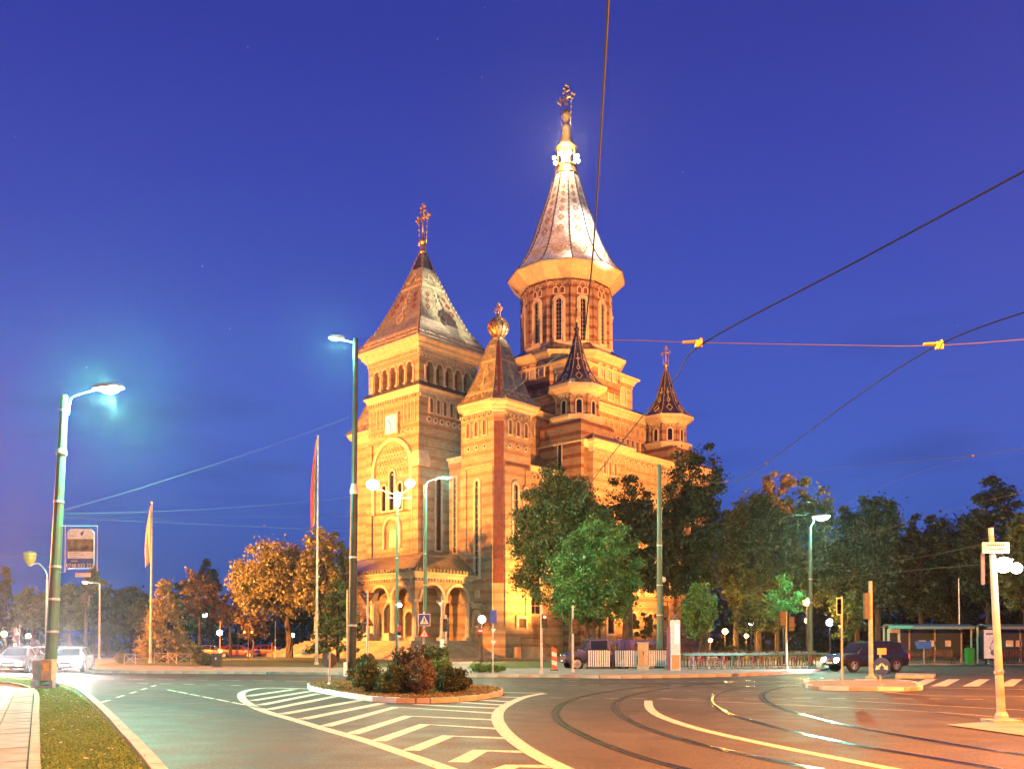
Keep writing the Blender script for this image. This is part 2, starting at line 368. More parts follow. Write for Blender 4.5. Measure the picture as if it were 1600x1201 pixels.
# lawns of the square
def lawn(name, pts, z): return sheet(name, pts, z, M_grass)
lawn('lawn', [G(150, 1041), G(560, 1045.5), G(640, 1044), G(640, 1036), G(540, 1028.2), G(340, 1028.2), G(200, 1032)], .135)
lawn('lawn', [G(730, 1047), G(868, 1046), G(868, 1036), G(850, 1031.5), G(770, 1031.5), G(740, 1034)], .135)
lawn('park_ground', [G(930, 1034), G(1290, 1034), (46, 78), (140, 78), (180, 158), (48, 158)], .14)
lawn('park_ground', [(-185, 158), (-120, 128), (-30, 126), (-28, 158)], .14)
sheet('far_road', [(-220, 92), (-38, 92), (-30, 112), (-220, 120)], .131, M_as2)
# pavement behind the stop on the right
sheet('stop_pavement', [(e0[0] + 5.5, 66.5), (240, 66.5), (240, 76), (e0[0] + 5.5, 76)], .125, M_pave, thick=.12)
# traffic islands -------------------------------------------------
isl_front = [(483, 1073), (487, 1078), (505, 1082), (537, 1088), (568, 1093), (600, 1096.5), (650, 1098), (694, 1097), (730, 1094.5), (756, 1091), (775, 1087.5), (783, 1084)]
isl_back = [(781, 1081), (770, 1078), (735, 1074.5), (690, 1072), (600, 1069.5), (520, 1069), (492, 1070)]
isl = [Vector((*G(*p), 0)) for p in isl_front + isl_back]
sheet('island_ground', [(p.x, p.y) for p in isl], .13, M_soil, thick=.12)
iroot = empty('island_kerb', (0, 0, 0)); iroot['kind'] = 'structure'
fr = crm([Vector((*G(*p), 0)) for p in isl_front], 6)
stones = kerb_row(fr, .9, .16, .17, -.03, M_kerb, parent=iroot)
nb = crm([Vector((*G(*p), 0)) for p in [isl_front[-1]] + isl_back + [isl_front[0]]], 6)
stones += kerb_row(nb, .9, .16, .17, -.03, M_kerb, parent=iroot)
wm = None
for o in stones:
    if 'kind' in o: del o['kind']
    px = 800 + FPX * o.location.x / o.location.y
    if 480 < px < 605 and o.location.y < 31:
        if wm is None: wm = o.data.copy(); wm.materials.clear(); wm.materials.append(M_kerbw)
        o.data = wm; o['label'] = 'white painted kerb stone'
r_isl = [(1258, 1072), (1270, 1077), (1320, 1078.5), (1400, 1079), (1434, 1078.5), (1440, 1075), (1425, 1068), (1400, 1066), (1300, 1066.5), (1262, 1068)]
ri = [Vector((*G(*p), 0)) for p in r_isl]
sheet('island_ground', [(p.x, p.y) for p in ri], .12, M_pave, thick=.12)
r2 = empty('right_island_kerb', (0, 0, 0)); r2['kind'] = 'structure'
st2 = kerb_row(ri + [ri[0]], .9, .16, .16, -.03, M_kerb, parent=r2)
for i, o in enumerate(st2):
    if 'kind' in o: del o['kind']
    if i % 2: 
        if wm: o.data = wm
b2 = [Vector((*G(*p), 0)) for p in [(1399, 1059), (1459, 1059), (1462, 1056), (1400, 1054.5)]]
sheet('island_ground', [(p.x, p.y) for p in b2], .13, M_kerb, thick=.13)
# kerbed tip of the stop platform lower right
tip = [G(*p) for p in [(1478, 1133), (1530, 1129), (1600, 1131), (1720, 1137), (1720, 1175), (1600, 1150)]]
sheet('tram_platform_edge', tip, .02, M_pave)
# hatched area ------------------------------------------------------
ZM = .004
LW = .28
hl = [(850, 1082), (794, 1081.5), (700, 1078), (560, 1076), (484, 1075.5), (440, 1074.5), (412, 1074.5), (392, 1077), (380, 1081), (377, 1087), (384, 1096), (412, 1110), (466, 1126), (506, 1138), (569, 1156), (625, 1175), (694, 1199), (760, 1225)]
strip('edge_marking', [G(*p) for p in hl], .24, ZM, M_paint, kind='structure')
hr = [(850, 1083), (819, 1089), (787, 1104), (777, 1120), (787, 1141), (812, 1163), (850, 1186), (905, 1212), (960, 1235)]
strip('edge_marking', [G(*p) for p in hr], .26, ZM + .004, M_paint)
dl = [[(386, 1087), (459, 1076.5)], [(394, 1094), (484, 1079.5)], [(406, 1101), (497, 1083)], [(418, 1108), (525, 1087)], [(440, 1115), (566, 1093)], [(472, 1123), (597, 1098)],
      [(508, 1134), (618, 1104), (780, 1114)], [(549, 1146), (638, 1118), (777, 1124)], [(590, 1157), (664, 1131), (784, 1138)], [(641, 1172), (700, 1149), (800, 1153)],
      [(716, 1190), (750, 1172), (822, 1174)], [(762, 1209), (800, 1196), (868, 1197)], [(648, 1100), (781, 1106)], [(720, 1096.5), (790, 1101)], [(752, 1093), (800, 1096)], [(776, 1088), (819, 1089)]]
for q in dl:
    strip('hatch_marking', [G(*p) for p in q], .29, ZM - .002, M_paint, k=1 if len(q) > 2 else 6)
for q, w in [([(1013, 1094), (1016, 1107), (1036, 1120), (1087, 1137), (1164, 1155), (1241, 1171), (1318, 1186), (1390, 1200), (1470, 1214)], .22),
             ([(1026, 1091), (1300, 1104), (1460, 1112), (1600, 1123), (1700, 1130)], .07), ([(1340, 1095), (1600, 1109)], .08), ([(1380, 1080), (1450, 1086), (1560, 1087), (1660, 1089)], .08),
             ([(1435, 1073.5), (1620, 1077)], .12), ([(0, 1087), (-30, 1095)], .12)]:
    strip('road_marking', [G(*p) for p in q], w, ZM, M_paint)
# dashed lines
def dashes(a, b, n, w, duty=.5):
    a, b = Vector(G(*a)), Vector(G(*b))
    for i in range(n):
        p, q = a.lerp(b, i / n), a.lerp(b, (i + duty) / n); strip('dash_marking', [p, q], w, ZM, M_paint)
dashes((158, 1097), (250, 1068), 5, .12); dashes((180, 1066), (400, 1071), 6, .12); dashes((262, 1077), (420, 1108), 7, .1, .8)
dashes((860, 1064), (1240, 1064), 14, .12); dashes((850, 1070), (1250, 1071), 12, .1, .6); dashes((860, 1090), (1250, 1092), 9, .08); dashes((950, 1078), (1240, 1080), 7, .08, .4)
dashes((150, 1060), (500, 1064), 7, .15, .6); dashes((1240, 1090), (1560, 1092), 6, .1, .55); dashes((880, 1060.5), (1290, 1056), 10, .12, .6)
for x0, x1 in [(1424, 1462), (1463, 1499), (1513, 1544), (1567, 1589), (1622, 1640), (1672, 1694)]:
    pass
for k in range(7):
    xa = [1424, 1463, 1513, 1567, 1622, 1676, 1730][k]
    sheet('zebra_marking', [G(xa - 9, 1071.5), G(xa + 16, 1071.5), G(xa + 40 - k * 3, 1060.5), G(xa + 22 - k * 3, 1060.5)], ZM, M_paint)
# tram rails ----------------------------------------------------------
rails = [
 [(1290, 1059), (1180, 1062.5), (1087, 1067), (985, 1075), (918, 1086), (882, 1098), (869, 1110), (869, 1119), (876, 1128), (898, 1141), (934, 1158), (985, 1177), (1036, 1192), (1090, 1206), (1170, 1226)],
 [(1290, 1062), (1190, 1063.5), (1113, 1067), (1036, 1076), (985, 1086), (964, 1096), (961, 1106), (972, 1118), (1000, 1133), (1046, 1149), (1113, 1167), (1190, 1184), (1285, 1203), (1400, 1226)],
 [(1420, 1058), (1300, 1062), (1216, 1067.5), (1164, 1073), (1123, 1082), (1110, 1091), (1115, 1101), (1139, 1114), (1190, 1130), (1267, 1149), (1344, 1165), (1446, 1182), (1549, 1199), (1690, 1222)],
 [(1440, 1060), (1330, 1063), (1257, 1068.5), (1216, 1074.5), (1194, 1082), (1191, 1089), (1205, 1100), (1257, 1117), (1333, 1135), (1421, 1151), (1523, 1168), (1600, 1179), (1760, 1202)]]
for q in rails:
    pts = [G(*p) for p in q]
    strip('tram_rail_bed', pts, .22, .002, M_groove, k=8)
    strip('tram_rail', pts, .065, .009, M_steel, k=8, off=.05)
    strip('tram_rail_lip', pts, .03, .008, M_steel, k=8, off=-.06)
# near left: verge, kerb and slab path ---------------------------------
kin = [(-260, 1050), (-60, 1054), (0, 1057), (55, 1063), (95, 1072), (122, 1081), (150, 1104), (175, 1129), (200, 1158), (225, 1187), (262, 1235), (300, 1290)]
kpth = crm([Vector((*G(*p), 0)) for p in kin], 8)
kr = empty('verge_kerb', (0, 0, 0)); kr['kind'] = 'structure'
for o in kerb_row(kpth, 1.0, .17, .2, -.06, M_kerb, parent=kr, off=0):
    if 'kind' in o: del o['kind']
edge = [G(*p) for p in [(52, 1320), (54, 1201), (56, 1120), (57, 1090), (48, 1079), (25, 1072), (-30, 1066), (-200, 1060)]]
verge = [G(*p) for p in kin] + edge
verge_in = [G(px - 9 - (py - 1050) * .04, py + 3) for px, py in kin] + [(x + .1, y) for x, y in edge]
sheet('verge', verge, .10, M_grass, thick=.14)
strip('path_edging', edge, .13, .125, mat('edging', (.36, .31, .24), .85, var=.15, vs=4, bump=.5), h=.15)
sheet('path_bed', edge + [(-40, 30), (-40, 5), (-9, 5)], .07, M_groove)
# slabs
a = Vector(edge[1]); b_ = Vector(edge[3]); ad = (b_ - a).normalized(); bd = Vector((-ad.y, ad.x))
proot = empty('slab_path', (0, 0, 0)); proot['kind'] = 'structure'
slab0 = None; random.seed(8)
for i in range(-4, 26):
    for j in range(6):
        Lx, Wy = .82, .5
        c = a + ad * (i + (.0 if j % 2 else .0) + .5) * Lx + bd * ((j + .5) * Wy + .08)
        if (slab0 is None):
            slab0 = MB().box(-Lx / 2 + .008, Lx / 2 - .008, -Wy / 2 + .008, Wy / 2 - .008, 0, .05).build('slab', M_slab); o = slab0
        else: o = slab0.copy(); COL.objects.link(o)
        o.parent = proot; o.location = (c.x, c.y, .065 + random.uniform(-.004, .004)); o.rotation_euler = (random.uniform(-.006, .006), random.uniform(-.006, .006), math.atan2(ad.y, ad.x))
strip('cycle_path_marking', [G(*p, .12) for p in [(-30, 1120), (0, 1103), (8, 1092), (4, 1084), (-20, 1077), (-60, 1074)]], .12, .124, M_paint)
# fallen leaves and small litter on the verge, path and kerb
def litter():
    rng = np.random.default_rng(77); n = 420; y = 8 + 24 * rng.uniform(0, 1, n) ** 1.3; x = -y * .56 + rng.uniform(-.5, 5.5, n) * (.5 + y / 40)
    s = rng.uniform(.012, .035, n) * (1 + y / 40); a = rng.uniform(0, 6.28, n); z = np.full(n, .165); V = np.zeros((n, 4, 3))
    for k, (u, v) in enumerate(((1, 0), (0, .6), (-1, 0), (0, -.6))): V[:, k] = np.c_[x + s * (u * np.cos(a) - v * np.sin(a)), y + s * (u * np.sin(a) + v * np.cos(a)), z + rng.uniform(-.012, .012, n)]
    keep = np.array([point_in(verge, p, q) for p, q in zip(x, y)])
    return V[keep]
# grass on the near verge and around the island
def point_in(poly, x, y):
    r = False; n = len(poly)
    for i in range(n):
        (x1, y1), (x2, y2) = poly[i], poly[i - 1]
        if (y1 > y) != (y2 > y) and x < (x2 - x1) * (y - y1) / (y2 - y1) + x1: r = not r
    return r
def quads_mesh(name, V, m, parent=None, loc=None):
    """V: (n,4,3) array of quads"""
    n = len(V); me = bpy.data.meshes.new(name); me.vertices.add(n * 4); me.vertices.foreach_set('co', V.reshape(-1).astype(np.float32))
    me.loops.add(n * 4); me.loops.foreach_set('vertex_index', np.arange(n * 4, dtype=np.int32)); me.polygons.add(n)
    me.polygons.foreach_set('loop_start', np.arange(0, n * 4, 4, dtype=np.int32)); me.materials.append(m); me.update(calc_edges=True)
    o = bpy.data.objects.new(name, me); COL.objects.link(o)
    if parent: o.parent = parent
    if loc: o.location = loc
    return o
def grass(name, poly, n, h, z, label, w=.012, m=None):
    rng = np.random.default_rng(n); xs = [p[0] for p in poly]; ys = [p[1] for p in poly]; pts = []
    while len(pts) < n:
        # denser towards the viewer's end of the patch
        x = rng.uniform(max(-45, min(xs)), max(xs)); y = max(8, min(ys)) + (max(ys) - max(8, min(ys))) * rng.uniform() ** 1.3
        if y > 8 and x > -45 and point_in(poly, x, y): pts.append((x, y))
    p = np.array(pts); an = rng.uniform(0, 2 * math.pi, n); hh = h * rng.uniform(.4, 1.2, n); ww = w * (1 + p[:, 1] / 14)
    dx, dy = np.cos(an) * ww, np.sin(an) * ww; lx, ly = rng.normal(0, .5, n) * hh, rng.normal(0, .5, n) * hh
    V = np.zeros((n, 4, 3)); V[:, 0] = np.c_[p[:, 0] - dx, p[:, 1] - dy, np.full(n, z)]; V[:, 1] = np.c_[p[:, 0] + dx, p[:, 1] + dy, np.full(n, z)]
    V[:, 2] = np.c_[p[:, 0] + dx * .3 + lx, p[:, 1] + dy * .3 + ly, z + hh]; V[:, 3] = np.c_[p[:, 0] - dx * .3 + lx, p[:, 1] - dy * .3 + ly, z + hh]
    return tag(quads_mesh(name, V, m or M_blade), label, 'grass', kind='stuff')
grass('grass', verge_in, 110000, .035, .095, 'short mown grass of the verge beside the slab path')
tag(quads_mesh('fallen_leaves', litter(), mat('pale_fallen_leaf', (.55, .5, .36), .7)), 'small pale fallen leaves and scraps scattered on the verge', 'leaves', kind='stuff')
grass('island_grass', [(p.x, p.y) for p in isl], 9000, .05, .125, 'dry thin grass along the edge of the planted traffic island', .02, leaf_mat('dry_grass', (.13, .11, .04), (.28, .22, .09), .3))
# ---------------------------------------------------------------- the cathedral
AX = math.radians(47.0); CO = (64 * math.cos(AX) - 77.9 * math.sin(AX), 64 * math.sin(AX) + 77.9 * math.cos(AX))
def CW(x, y, z=0): return Vector((CO[0] + x * math.cos(AX) - y * math.sin(AX), CO[1] + x * math.sin(AX) + y * math.cos(AX), z))
M_br = brick_mat('striped_brick', (.48, .34, .19), (.37, .19, .09))
M_br2 = brick_mat('striped_brick_drum', (.36, .24, .14), (.18, .035, .02), 1.3, .36)
M_st = mat('pale_stone', (.55, .44, .29), .8, var=.1, vs=2, bump=.3, bs=9)
M_st2 = mat('weathered_stone', (.46, .35, .22), .85, var=.2, vs=1.4, bump=.3, bs=9)
M_red = mat('red_brick_trim', (.17, .05, .03), .8, var=.2, vs=3)
M_glass = mat('dark_window_glass', (.012, .010, .010), .12, var=.2)
M_louv = mat('brown_louvre', (.20, .075, .035), .7, var=.2)
M_tile = tile_mat('brown_glazed_tiles', (.10, .09, .04), (.31, .28, .13), .34)
M_tileg = tile_mat('dark_glazed_tiles', (.012, .014, .018), (.06, .05, .045), .18)
M_tilel = tile_mat('sheen_glazed_tiles', (.3, .29, .26), (.66, .63, .54), .27)  # spire tiles brightened: the lamps' white sheen is put into the colour
M_orn = mat('yellow_tile_ornament', (.52, .38, .20), .4, var=.2, vs=3)
M_ornr = mat('red_tile_ornament', (.26, .05, .03), .35, var=.2)
M_ridge = mat('ridge_tile', (.30, .2, .12), .5, var=.3, vs=8)
M_gold = mat('gilded_metal', (.72, .47, .18), .32, .85, var=.15, vs=3)
M_copper = mat('dark_copper', (.06, .055, .06), .35, .5, var=.3, vs=2)
M_door = mat('dark_wood_door', (.05, .02, .012), .6, var=.2)
M_step = mat('stair_stone', (.42, .30, .19), .8, var=.15, vs=1, bump=.2)

root = empty('cathedral', CW(0, 0, 0), AX, 'large floodlit striped brick cathedral with a tall conical central dome and a square belfry', 'cathedral')

class Face:
    def __init__(s, a, b):
        s.a = Vector((a[0], a[1])); d = Vector((b[0] - a[0], b[1] - a[1])); s.L = d.length; s.d = d.normalized(); s.n = Vector((s.d.y, -s.d.x))
    def p(s, t, z, o=0.0):
        q = s.a + s.d * t + s.n * o; return (q.x, q.y, z)
def arch_pts(s, z0, z1, w, n=8, arch=True):
    if not arch: return [(s - w / 2, z0), (s + w / 2, z0), (s + w / 2, z1), (s - w / 2, z1)]
    r = w / 2; zs = z1 - r; q = [(s - r, z0), (s + r, z0)]
    for k in range(n + 1):
        a = math.pi * k / n; q.append((s + r * math.cos(a), zs + r * math.sin(a)))
    return q
def window(F, s, z0, z1, w, parent, fw=.22, dep=.16, arch=True, pane=None, frame=None, name='window', bars=0, n=8, sill=True, round_=False):
    """a moulded stone surround standing proud of the wall with a dark pane deep inside it"""
    b = MB(); b.cur = 0
    if round_:
        r = w / 2; I = [(s + r * math.cos(2 * math.pi * k / 12), (z0 + z1) / 2 + r * math.sin(2 * math.pi * k / 12)) for k in range(12)]
        O = [(s + (r + fw) * math.cos(2 * math.pi * k / 12), (z0 + z1) / 2 + (r + fw) * math.sin(2 * math.pi * k / 12)) for k in range(12)]
    else:
        I = arch_pts(s, z0, z1, w, n, arch); O = arch_pts(s, z0 - fw, z1 + fw, w + 2 * fw, n, arch)
        if not sill: O[0] = (O[0][0], z0); O[1] = (O[1][0], z0)
    m = len(I)
    vs = [F.p(t, z, dep) for t, z in I] + [F.p(t, z, dep * .8) for t, z in O] + [F.p(t, z, -.01) for t, z in O] + [F.p(t, z, .012) for t, z in I]
    fs = []
    for i in range(m):
        j = (i + 1) % m
        fs += [(i, m + i, m + j, j), (m + i, 2 * m + i, 2 * m + j, m + j), (j, 3 * m + j, 3 * m + i, i)]
    b.add(vs, fs); b.cur = 1
    b.add([F.p(t, z, .014) for t, z in I], [tuple(range(m))])
    b.cur = 2
    for k in range(bars):
        zz = z0 + (z1 - z0) * (k + 1) / (bars + 1); q0 = F.p(s - w / 2, zz, .02); q1 = F.p(s + w / 2, zz, .02)
        b.tube([q0, q1], .03, 4)
    if bars: b.tube([F.p(s, z0, .04), F.p(s, z1 - w * .1, .04)], .035, 4)
    return b.build(name, [frame or M_st, pane or M_glass, M_st2], parent)
def arcade(F, z0, zs, z1, arches, th, parent, mats, name='arcade', t0=0, t1=None, pier_to=None):
    """wall with real round-arched openings. arches: (centre, width); zs: springing height; z0: bottom of openings"""
    t1 = F.L if t1 is None else t1; b = MB()
    def blk(a, c, za, zb, oa=0.0):
        if c - a < 1e-4: return
        b.rings([[F.p(a, za, oa), F.p(a, za, -th), F.p(c, za, -th), F.p(c, za, oa)], [F.p(a, zb, oa), F.p(a, zb, -th), F.p(c, zb, -th), F.p(c, zb, oa)]])
    cur = t0
    for c, w in arches:
        blk(cur, c - w / 2, zs if pier_to is not None else z0, z1)
        n = 8
        for k in range(n):
            u0, u1 = -1 + 2 * k / n, -1 + 2 * (k + 1) / n; xa, xb = c + u0 * w / 2, c + u1 * w / 2
            ha, hb = zs + w / 2 * math.sqrt(max(0, 1 - u0 * u0)), zs + w / 2 * math.sqrt(max(0, 1 - u1 * u1))
            b.rings([[F.p(xa, ha, 0), F.p(xa, ha, -th), F.p(xb, hb, -th), F.p(xb, hb, 0)], [F.p(xa, z1, 0), F.p(xa, z1, -th), F.p(xb, z1, -th), F.p(xb, z1, 0)]])
        cur = c + w / 2
    blk(cur, t1, zs if pier_to is not None else z0, z1)
    o = b.build(name, mats, parent)
    # proud archivolts
    for c, w in arches:
        q = MB(); n = 12; ri, ro = w / 2, w / 2 + min(.3, w * .16); rs = []
        for k in range(n + 1):
            a = math.pi * k / n; ca, sa = math.cos(a), math.sin(a)
            rs.append([F.p(c + ri * ca, zs + ri * sa, .0), F.p(c + ri * ca, zs + ri * sa, .1), F.p(c + ro * ca, zs + ro * sa, .1), F.p(c + ro * ca, zs + ro * sa, 0)])
        q.rings(rs); q.build('archivolt', M_st, parent)
    return o
def column(x, y, z0, z1, r, parent, m=None):
    b = MB(); h = z1 - z0
    b.box(x - r * 1.5, x + r * 1.5, y - r * 1.5, y + r * 1.5, z0, z0 + .08 * h); b.lathe(x, y, [(r * 1.3, z0 + .08 * h), (r * 1.3, z0 + .11 * h), (r, z0 + .13 * h), (r * .92, z1 - .16 * h), (r * 1.35, z1 - .07 * h)], 10)
    b.box(x - r * 1.55, x + r * 1.55, y - r * 1.55, y + r * 1.55, z1 - .07 * h, z1)
    return b.build('column', m or M_st, parent)
def dentils(F, z0, z1, parent, step=.42, out=.22, m=None, t0=0, t1=None):
    b = MB(); t1 = F.L if t1 is None else t1; n = int((t1 - t0) / step)
    for k in range(n):
        a = t0 + (k + .2) * step; c = a + step * .5
        b.rings([[F.p(a, z0, -.02), F.p(c, z0, -.02), F.p(c, z0, out), F.p(a, z0, out)], [F.p(a, z1, -.02), F.p(c, z1, -.02), F.p(c, z1, out), F.p(a, z1, out)]])
    o = b.build('dentils', m or M_st2, parent); o['kind'] = 'stuff'; return o
def frieze_arches(F, z0, z1, w, parent, t0=0, t1=None, m=None):
    """a run of small blind arches, joined: each is a few pixels"""
    t1 = F.L if t1 is None else t1; n = max(1, int((t1 - t0) / w)); w = (t1 - t0) / n; b = MB(); r = w * .42; ri = r * .72; zc = z1 - r
    for k in range(n):
        c = t0 + (k + .5) * w; rs = [[F.p(c + ri, z0, 0), F.p(c + ri, z0, .11), F.p(c + r, z0, .11), F.p(c + r, z0, 0)]]
        for q in range(9):
            a = math.pi * q / 8; ca, sa = math.cos(a), math.sin(a); rs.append([F.p(c + ri * ca, zc + ri * sa, 0), F.p(c + ri * ca, zc + ri * sa, .11), F.p(c + r * ca, zc + r * sa, .11), F.p(c + r * ca, zc + r * sa, 0)])
        rs.append([F.p(c - ri, z0, 0), F.p(c - ri, z0, .11), F.p(c - r, z0, .11), F.p(c - r, z0, 0)]); b.rings(rs)
    o = b.build('blind_arch_frieze', m or M_st, parent); o['kind'] = 'stuff'; return o
def cornice(poly, z0, parent, out=.5, h=.7, m=None, name='cornice'):
    b = MB().loft(poly, [(.004, z0), (out * .25, z0), (out * .25, z0 + h * .25), (out * .5, z0 + h * .45), (out * .5, z0 + h * .55), (out * .95, z0 + h * .8), (out, z0 + h * .85), (out, z0 + h)])
    return b.build(name, m or M_st, parent)
def cross(x, y, z0, h, parent, w=None, m=None, base=.5, name='cross'):
    w = w or h * .6; b = MB(); t = max(.07, h * .035)
    b.tube([(x, y, z0), (x, y, z0 + h)], t, 6)
    zc = z0 + h * .62; zc2 = z0 + h * .86
    b.tube([(x, y - w / 2, zc), (x, y + w / 2, zc)], t, 6); b.tube([(x, y - w * .24, zc2), (x, y + w * .24, zc2)], t, 6)
    k = t * 1.5
    for yy in (y - w / 2, y + w / 2):
        for dy, dz in ((0, 1.7), (0, -1.7), (1.7 * (1 if yy > y else -1), 0)): b.sphere((x, yy + dy * k, zc + dz * k), k, 6, 4)
    for dy, dz in ((-1.7, 0), (1.7, 0), (0, 1.7)): b.sphere((x, y + dy * k, z0 + h + dz * k), k, 6, 4)
    for yy in (y - w * .24, y + w * .24): b.sphere((x, yy, zc2), k * .8, 6, 4)
    for a in range(4):
        an = math.pi / 4 + a * math.pi / 2; b.tube([(x, y + math.cos(an) * k, zc + math.sin(an) * k), (x, y + math.cos(an) * w * .3, zc + math.sin(an) * w * .3)], t * .5, 4)
    # guy chains with little balls
    for s_ in (-1, 1):
        b.tube([(x, y + s_ * w * .42, zc), (x, y + s_ * w * .36, z0 - h * .35)], t * .3, 4)
        for q in range(4): b.sphere((x, y + s_ * w * (.42 - .015 * q), zc - (zc - z0 + h * .3) * (q + 1) / 5), t * .9, 6, 4)
    return b.build(name, m or M_gold, parent, smooth=True)
def finial(x, y, z0, z1, r, parent, m=None):
    h = z1 - z0; b = MB().lathe(x, y, [(r * 1.1, z0), (r * .9, z0 + h * .1), (r * .75, z0 + h * .3), (r * .9, z0 + h * .34), (r * .5, z0 + h * .38), (r * .55, z0 + h * .42),
        (r * 1.0, z0 + h * .5), (r * 1.15, z0 + h * .57), (r, z0 + h * .65), (r * .5, z0 + h * .72), (r * .35, z0 + h * .76), (r * .3, z0 + h * .95), (r * .5, z0 + h)], 12)
    return b.build('finial', m or M_gold, parent, smooth=True)
def ridge(pts, parent, r=.1, m=None):
    """hip of a roof: a rod with a knob on every tile"""
    b = MB(); P = [Vector(p) for p in pts]; b.tube(P, r, 5)
    for p, q in zip(P, P[1:]):
        L_ = (q - p).length; n = max(1, int(L_ / .55))
        for k in range(n): c = p.lerp(q, (k + .5) / n); b.sphere(c, r * 1.7, 5, 4)
    o = b.build('ridge_tiles', m or M_ridge, parent); return o
def strip3(b, pts, w, n, lift=.05):
    """flat raised band along 3-D points lying on a roof slope with normal n"""
    P = [Vector(p) + Vector(n) * lift for p in pts]; n = Vector(n)
    for p, q in zip(P, P[1:]):
        d = (q - p).normalized(); s_ = n.cross(d).normalized() * w / 2; dn = n * lift
        b.rings([[p - s_ - dn, q - s_ - dn, q + s_ - dn, p + s_ - dn], [p - s_, q - s_, q + s_, p + s_]])
class Slope:
    """one face of a lofted roof, addressed by (u: -1..1 across, level index or height)"""
    def __init__(s, prof, cx, cy, dirn, half):
        # prof: (z, distance of face from the axis, half width of the face)
        s.prof, s.c, s.d = prof, Vector((cx, cy)), Vector(dirn)
        s.t = Vector((-s.d.y, s.d.x))
    def at(s, u, z):
        P = s.prof
        for (z0, d0, h0), (z1, d1, h1) in zip(P, P[1:]):
            if z0 <= z <= z1 or (z1, d1, h1) == P[-1]:
                t = (z - z0) / (z1 - z0); d = d0 + (d1 - d0) * t; h = h0 + (h1 - h0) * t
                q = s.c + s.d * d + s.t * u * h
                nn = Vector((s.d.x * (z1 - z0), s.d.y * (z1 - z0), (d0 - d1))).normalized()
                return Vector((q.x, q.y, z)), nn
def ornament(S, lines, w, parent, m=None, name='roof_ornament', lift=.06):
    out = None
    for ln in lines:
        b = MB()
        pr = [S.at(*q) for q in ln]; P = [p + n * lift for p, n in pr]
        for i in range(len(P) - 1):
            p, q, n = P[i], P[i + 1], pr[i][1]; d = (q - p)
            if d.length < 1e-4: continue
            s_ = n.cross(d.normalized()) * w / 2; dn = n * lift * 1.3
            b.rings([[p - s_ - dn, q - s_ - dn, q + s_ - dn, p + s_ - dn], [p - s_, q - s_, q + s_, p + s_]])
        out = b.build(name, m or M_orn, parent)
    return out
def diamond(u, z, du, dz): return [(u, z - dz), (u + du, z), (u, z + dz), (u - du, z), (u, z - dz)]

# ---- stairs and porch
steps = empty('stairway', (0, 0, 0)); steps.parent = root
for k in range(11):
    d = .37 * (k + 1) if k else 0
    zt = 1.9 - .172 * k
    MB().box(-5.3 - .37 * k, 3.79, -9.4 - .37 * k, 9.4 + .37 * k, zt - .172 if k < 10 else .1, zt).build('step' if k else 'landing', M_step, steps)
porch = empty('porch', (0, 0, 0)); porch.parent = root
PF = Face((-4.5, 9), (-4.5, -9)); PS = Face((-4.5, -9), (3.8, -9)); PN = Face((3.8, 9), (-4.5, 9))
def spread(L, n, w, m0=.5): return [(m0 + (L - 2 * m0) * (k + .5) / n, w) for k in range(n)]
arcade(PF, 1.9, 6.15, 8.5, spread(18, 5, 2.75), .7, porch, M_br, pier_to=1)
arcade(PS, 1.9, 6.15, 8.5, spread(8.3, 2, 3.0, .6), .7, porch, M_br, pier_to=1, t0=.7)
arcade(PN, 1.9, 6.15, 8.5, spread(8.3, 2, 3.0, .6), .7, porch, M_br, pier_to=1, t1=7.6)
for k in range(6):
    t = .5 + 17 * k / 5; q = PF.p(t if 0 < k < 5 else (.45 if k == 0 else 17.55), 0, -.38)
    column(q[0], q[1], 1.9, 6.15, .32, porch, M_st)
    if 0 < k < 5: column(q[0] + .45, q[1], 1.9, 6.15, .2, porch, M_st)
for s_ in (-1, 1):
    column(-.35, s_ * 8.6, 1.9, 6.15, .3, porch); column(3.3, s_ * 8.6, 1.9, 6.15, .3, porch)
pr = rect(-4.5, 3.79, -9, 9)
cornice(pr, 8.3, porch, .55, .6)
dentils(PF, 8.0, 8.3, porch); dentils(PS, 8.0, 8.3, porch)
b = MB(); e = offp(pr, .6)
b.add([(e[0][0], e[0][1], 8.92), (e[1][0] - .6, e[1][1], 8.92), (e[2][0] - .6, e[2][1], 8.92), (e[3][0], e[3][1], 8.92), (-.02, -5.2, 11.4), (3.79, -6.5, 11.4), (3.79, 6.5, 11.4), (-.02, 5.2, 11.4)],
      [(0, 1, 5, 4), (3, 0, 4, 7), (2, 3, 7, 6), (4, 5, 6, 7)])
b.build('roof', M_tile, porch)
b = MB()
for k in range(40):
    t = 18.8 * k / 40; b.box(-4.95, -4.8, -9.4 + t, -9.15 + t, 8.95, 9.25)
for k in range(17):
    t = 8 * k / 17; b.box(-4.9 + t, -4.65 + t, -9.6, -9.45, 8.95, 9.25)
o = b.build('eave_teeth', M_tile, porch); o['kind'] = 'stuff'
ridge([(-4.95, -9.5, 8.95), (-.02, -5.2, 11.45)], porch)
MB().box(-4.4, 3.7, -8.9, 8.9, 7.6, 7.75).build('ceiling', M_st2, porch)
for yy, w, h in ((0, 2.4, 4.2), (-3.1, 1.2, 3.2), (3.1, 1.2, 3.2)):
    window(Face((0, 4.4), (0, -4.4)), 4.4 - yy, 1.95, 1.9 + h, w, porch, .35, .3, pane=M_door, name='door', sill=False)
# low walls and terracotta pots between the front columns
for k in range(4):
    y = -5.2 + k * 3.47; MB().box(-5.2, -4.7, y - .55, y + .55, 1.9, 2.7).build('parapet', M_st, porch)

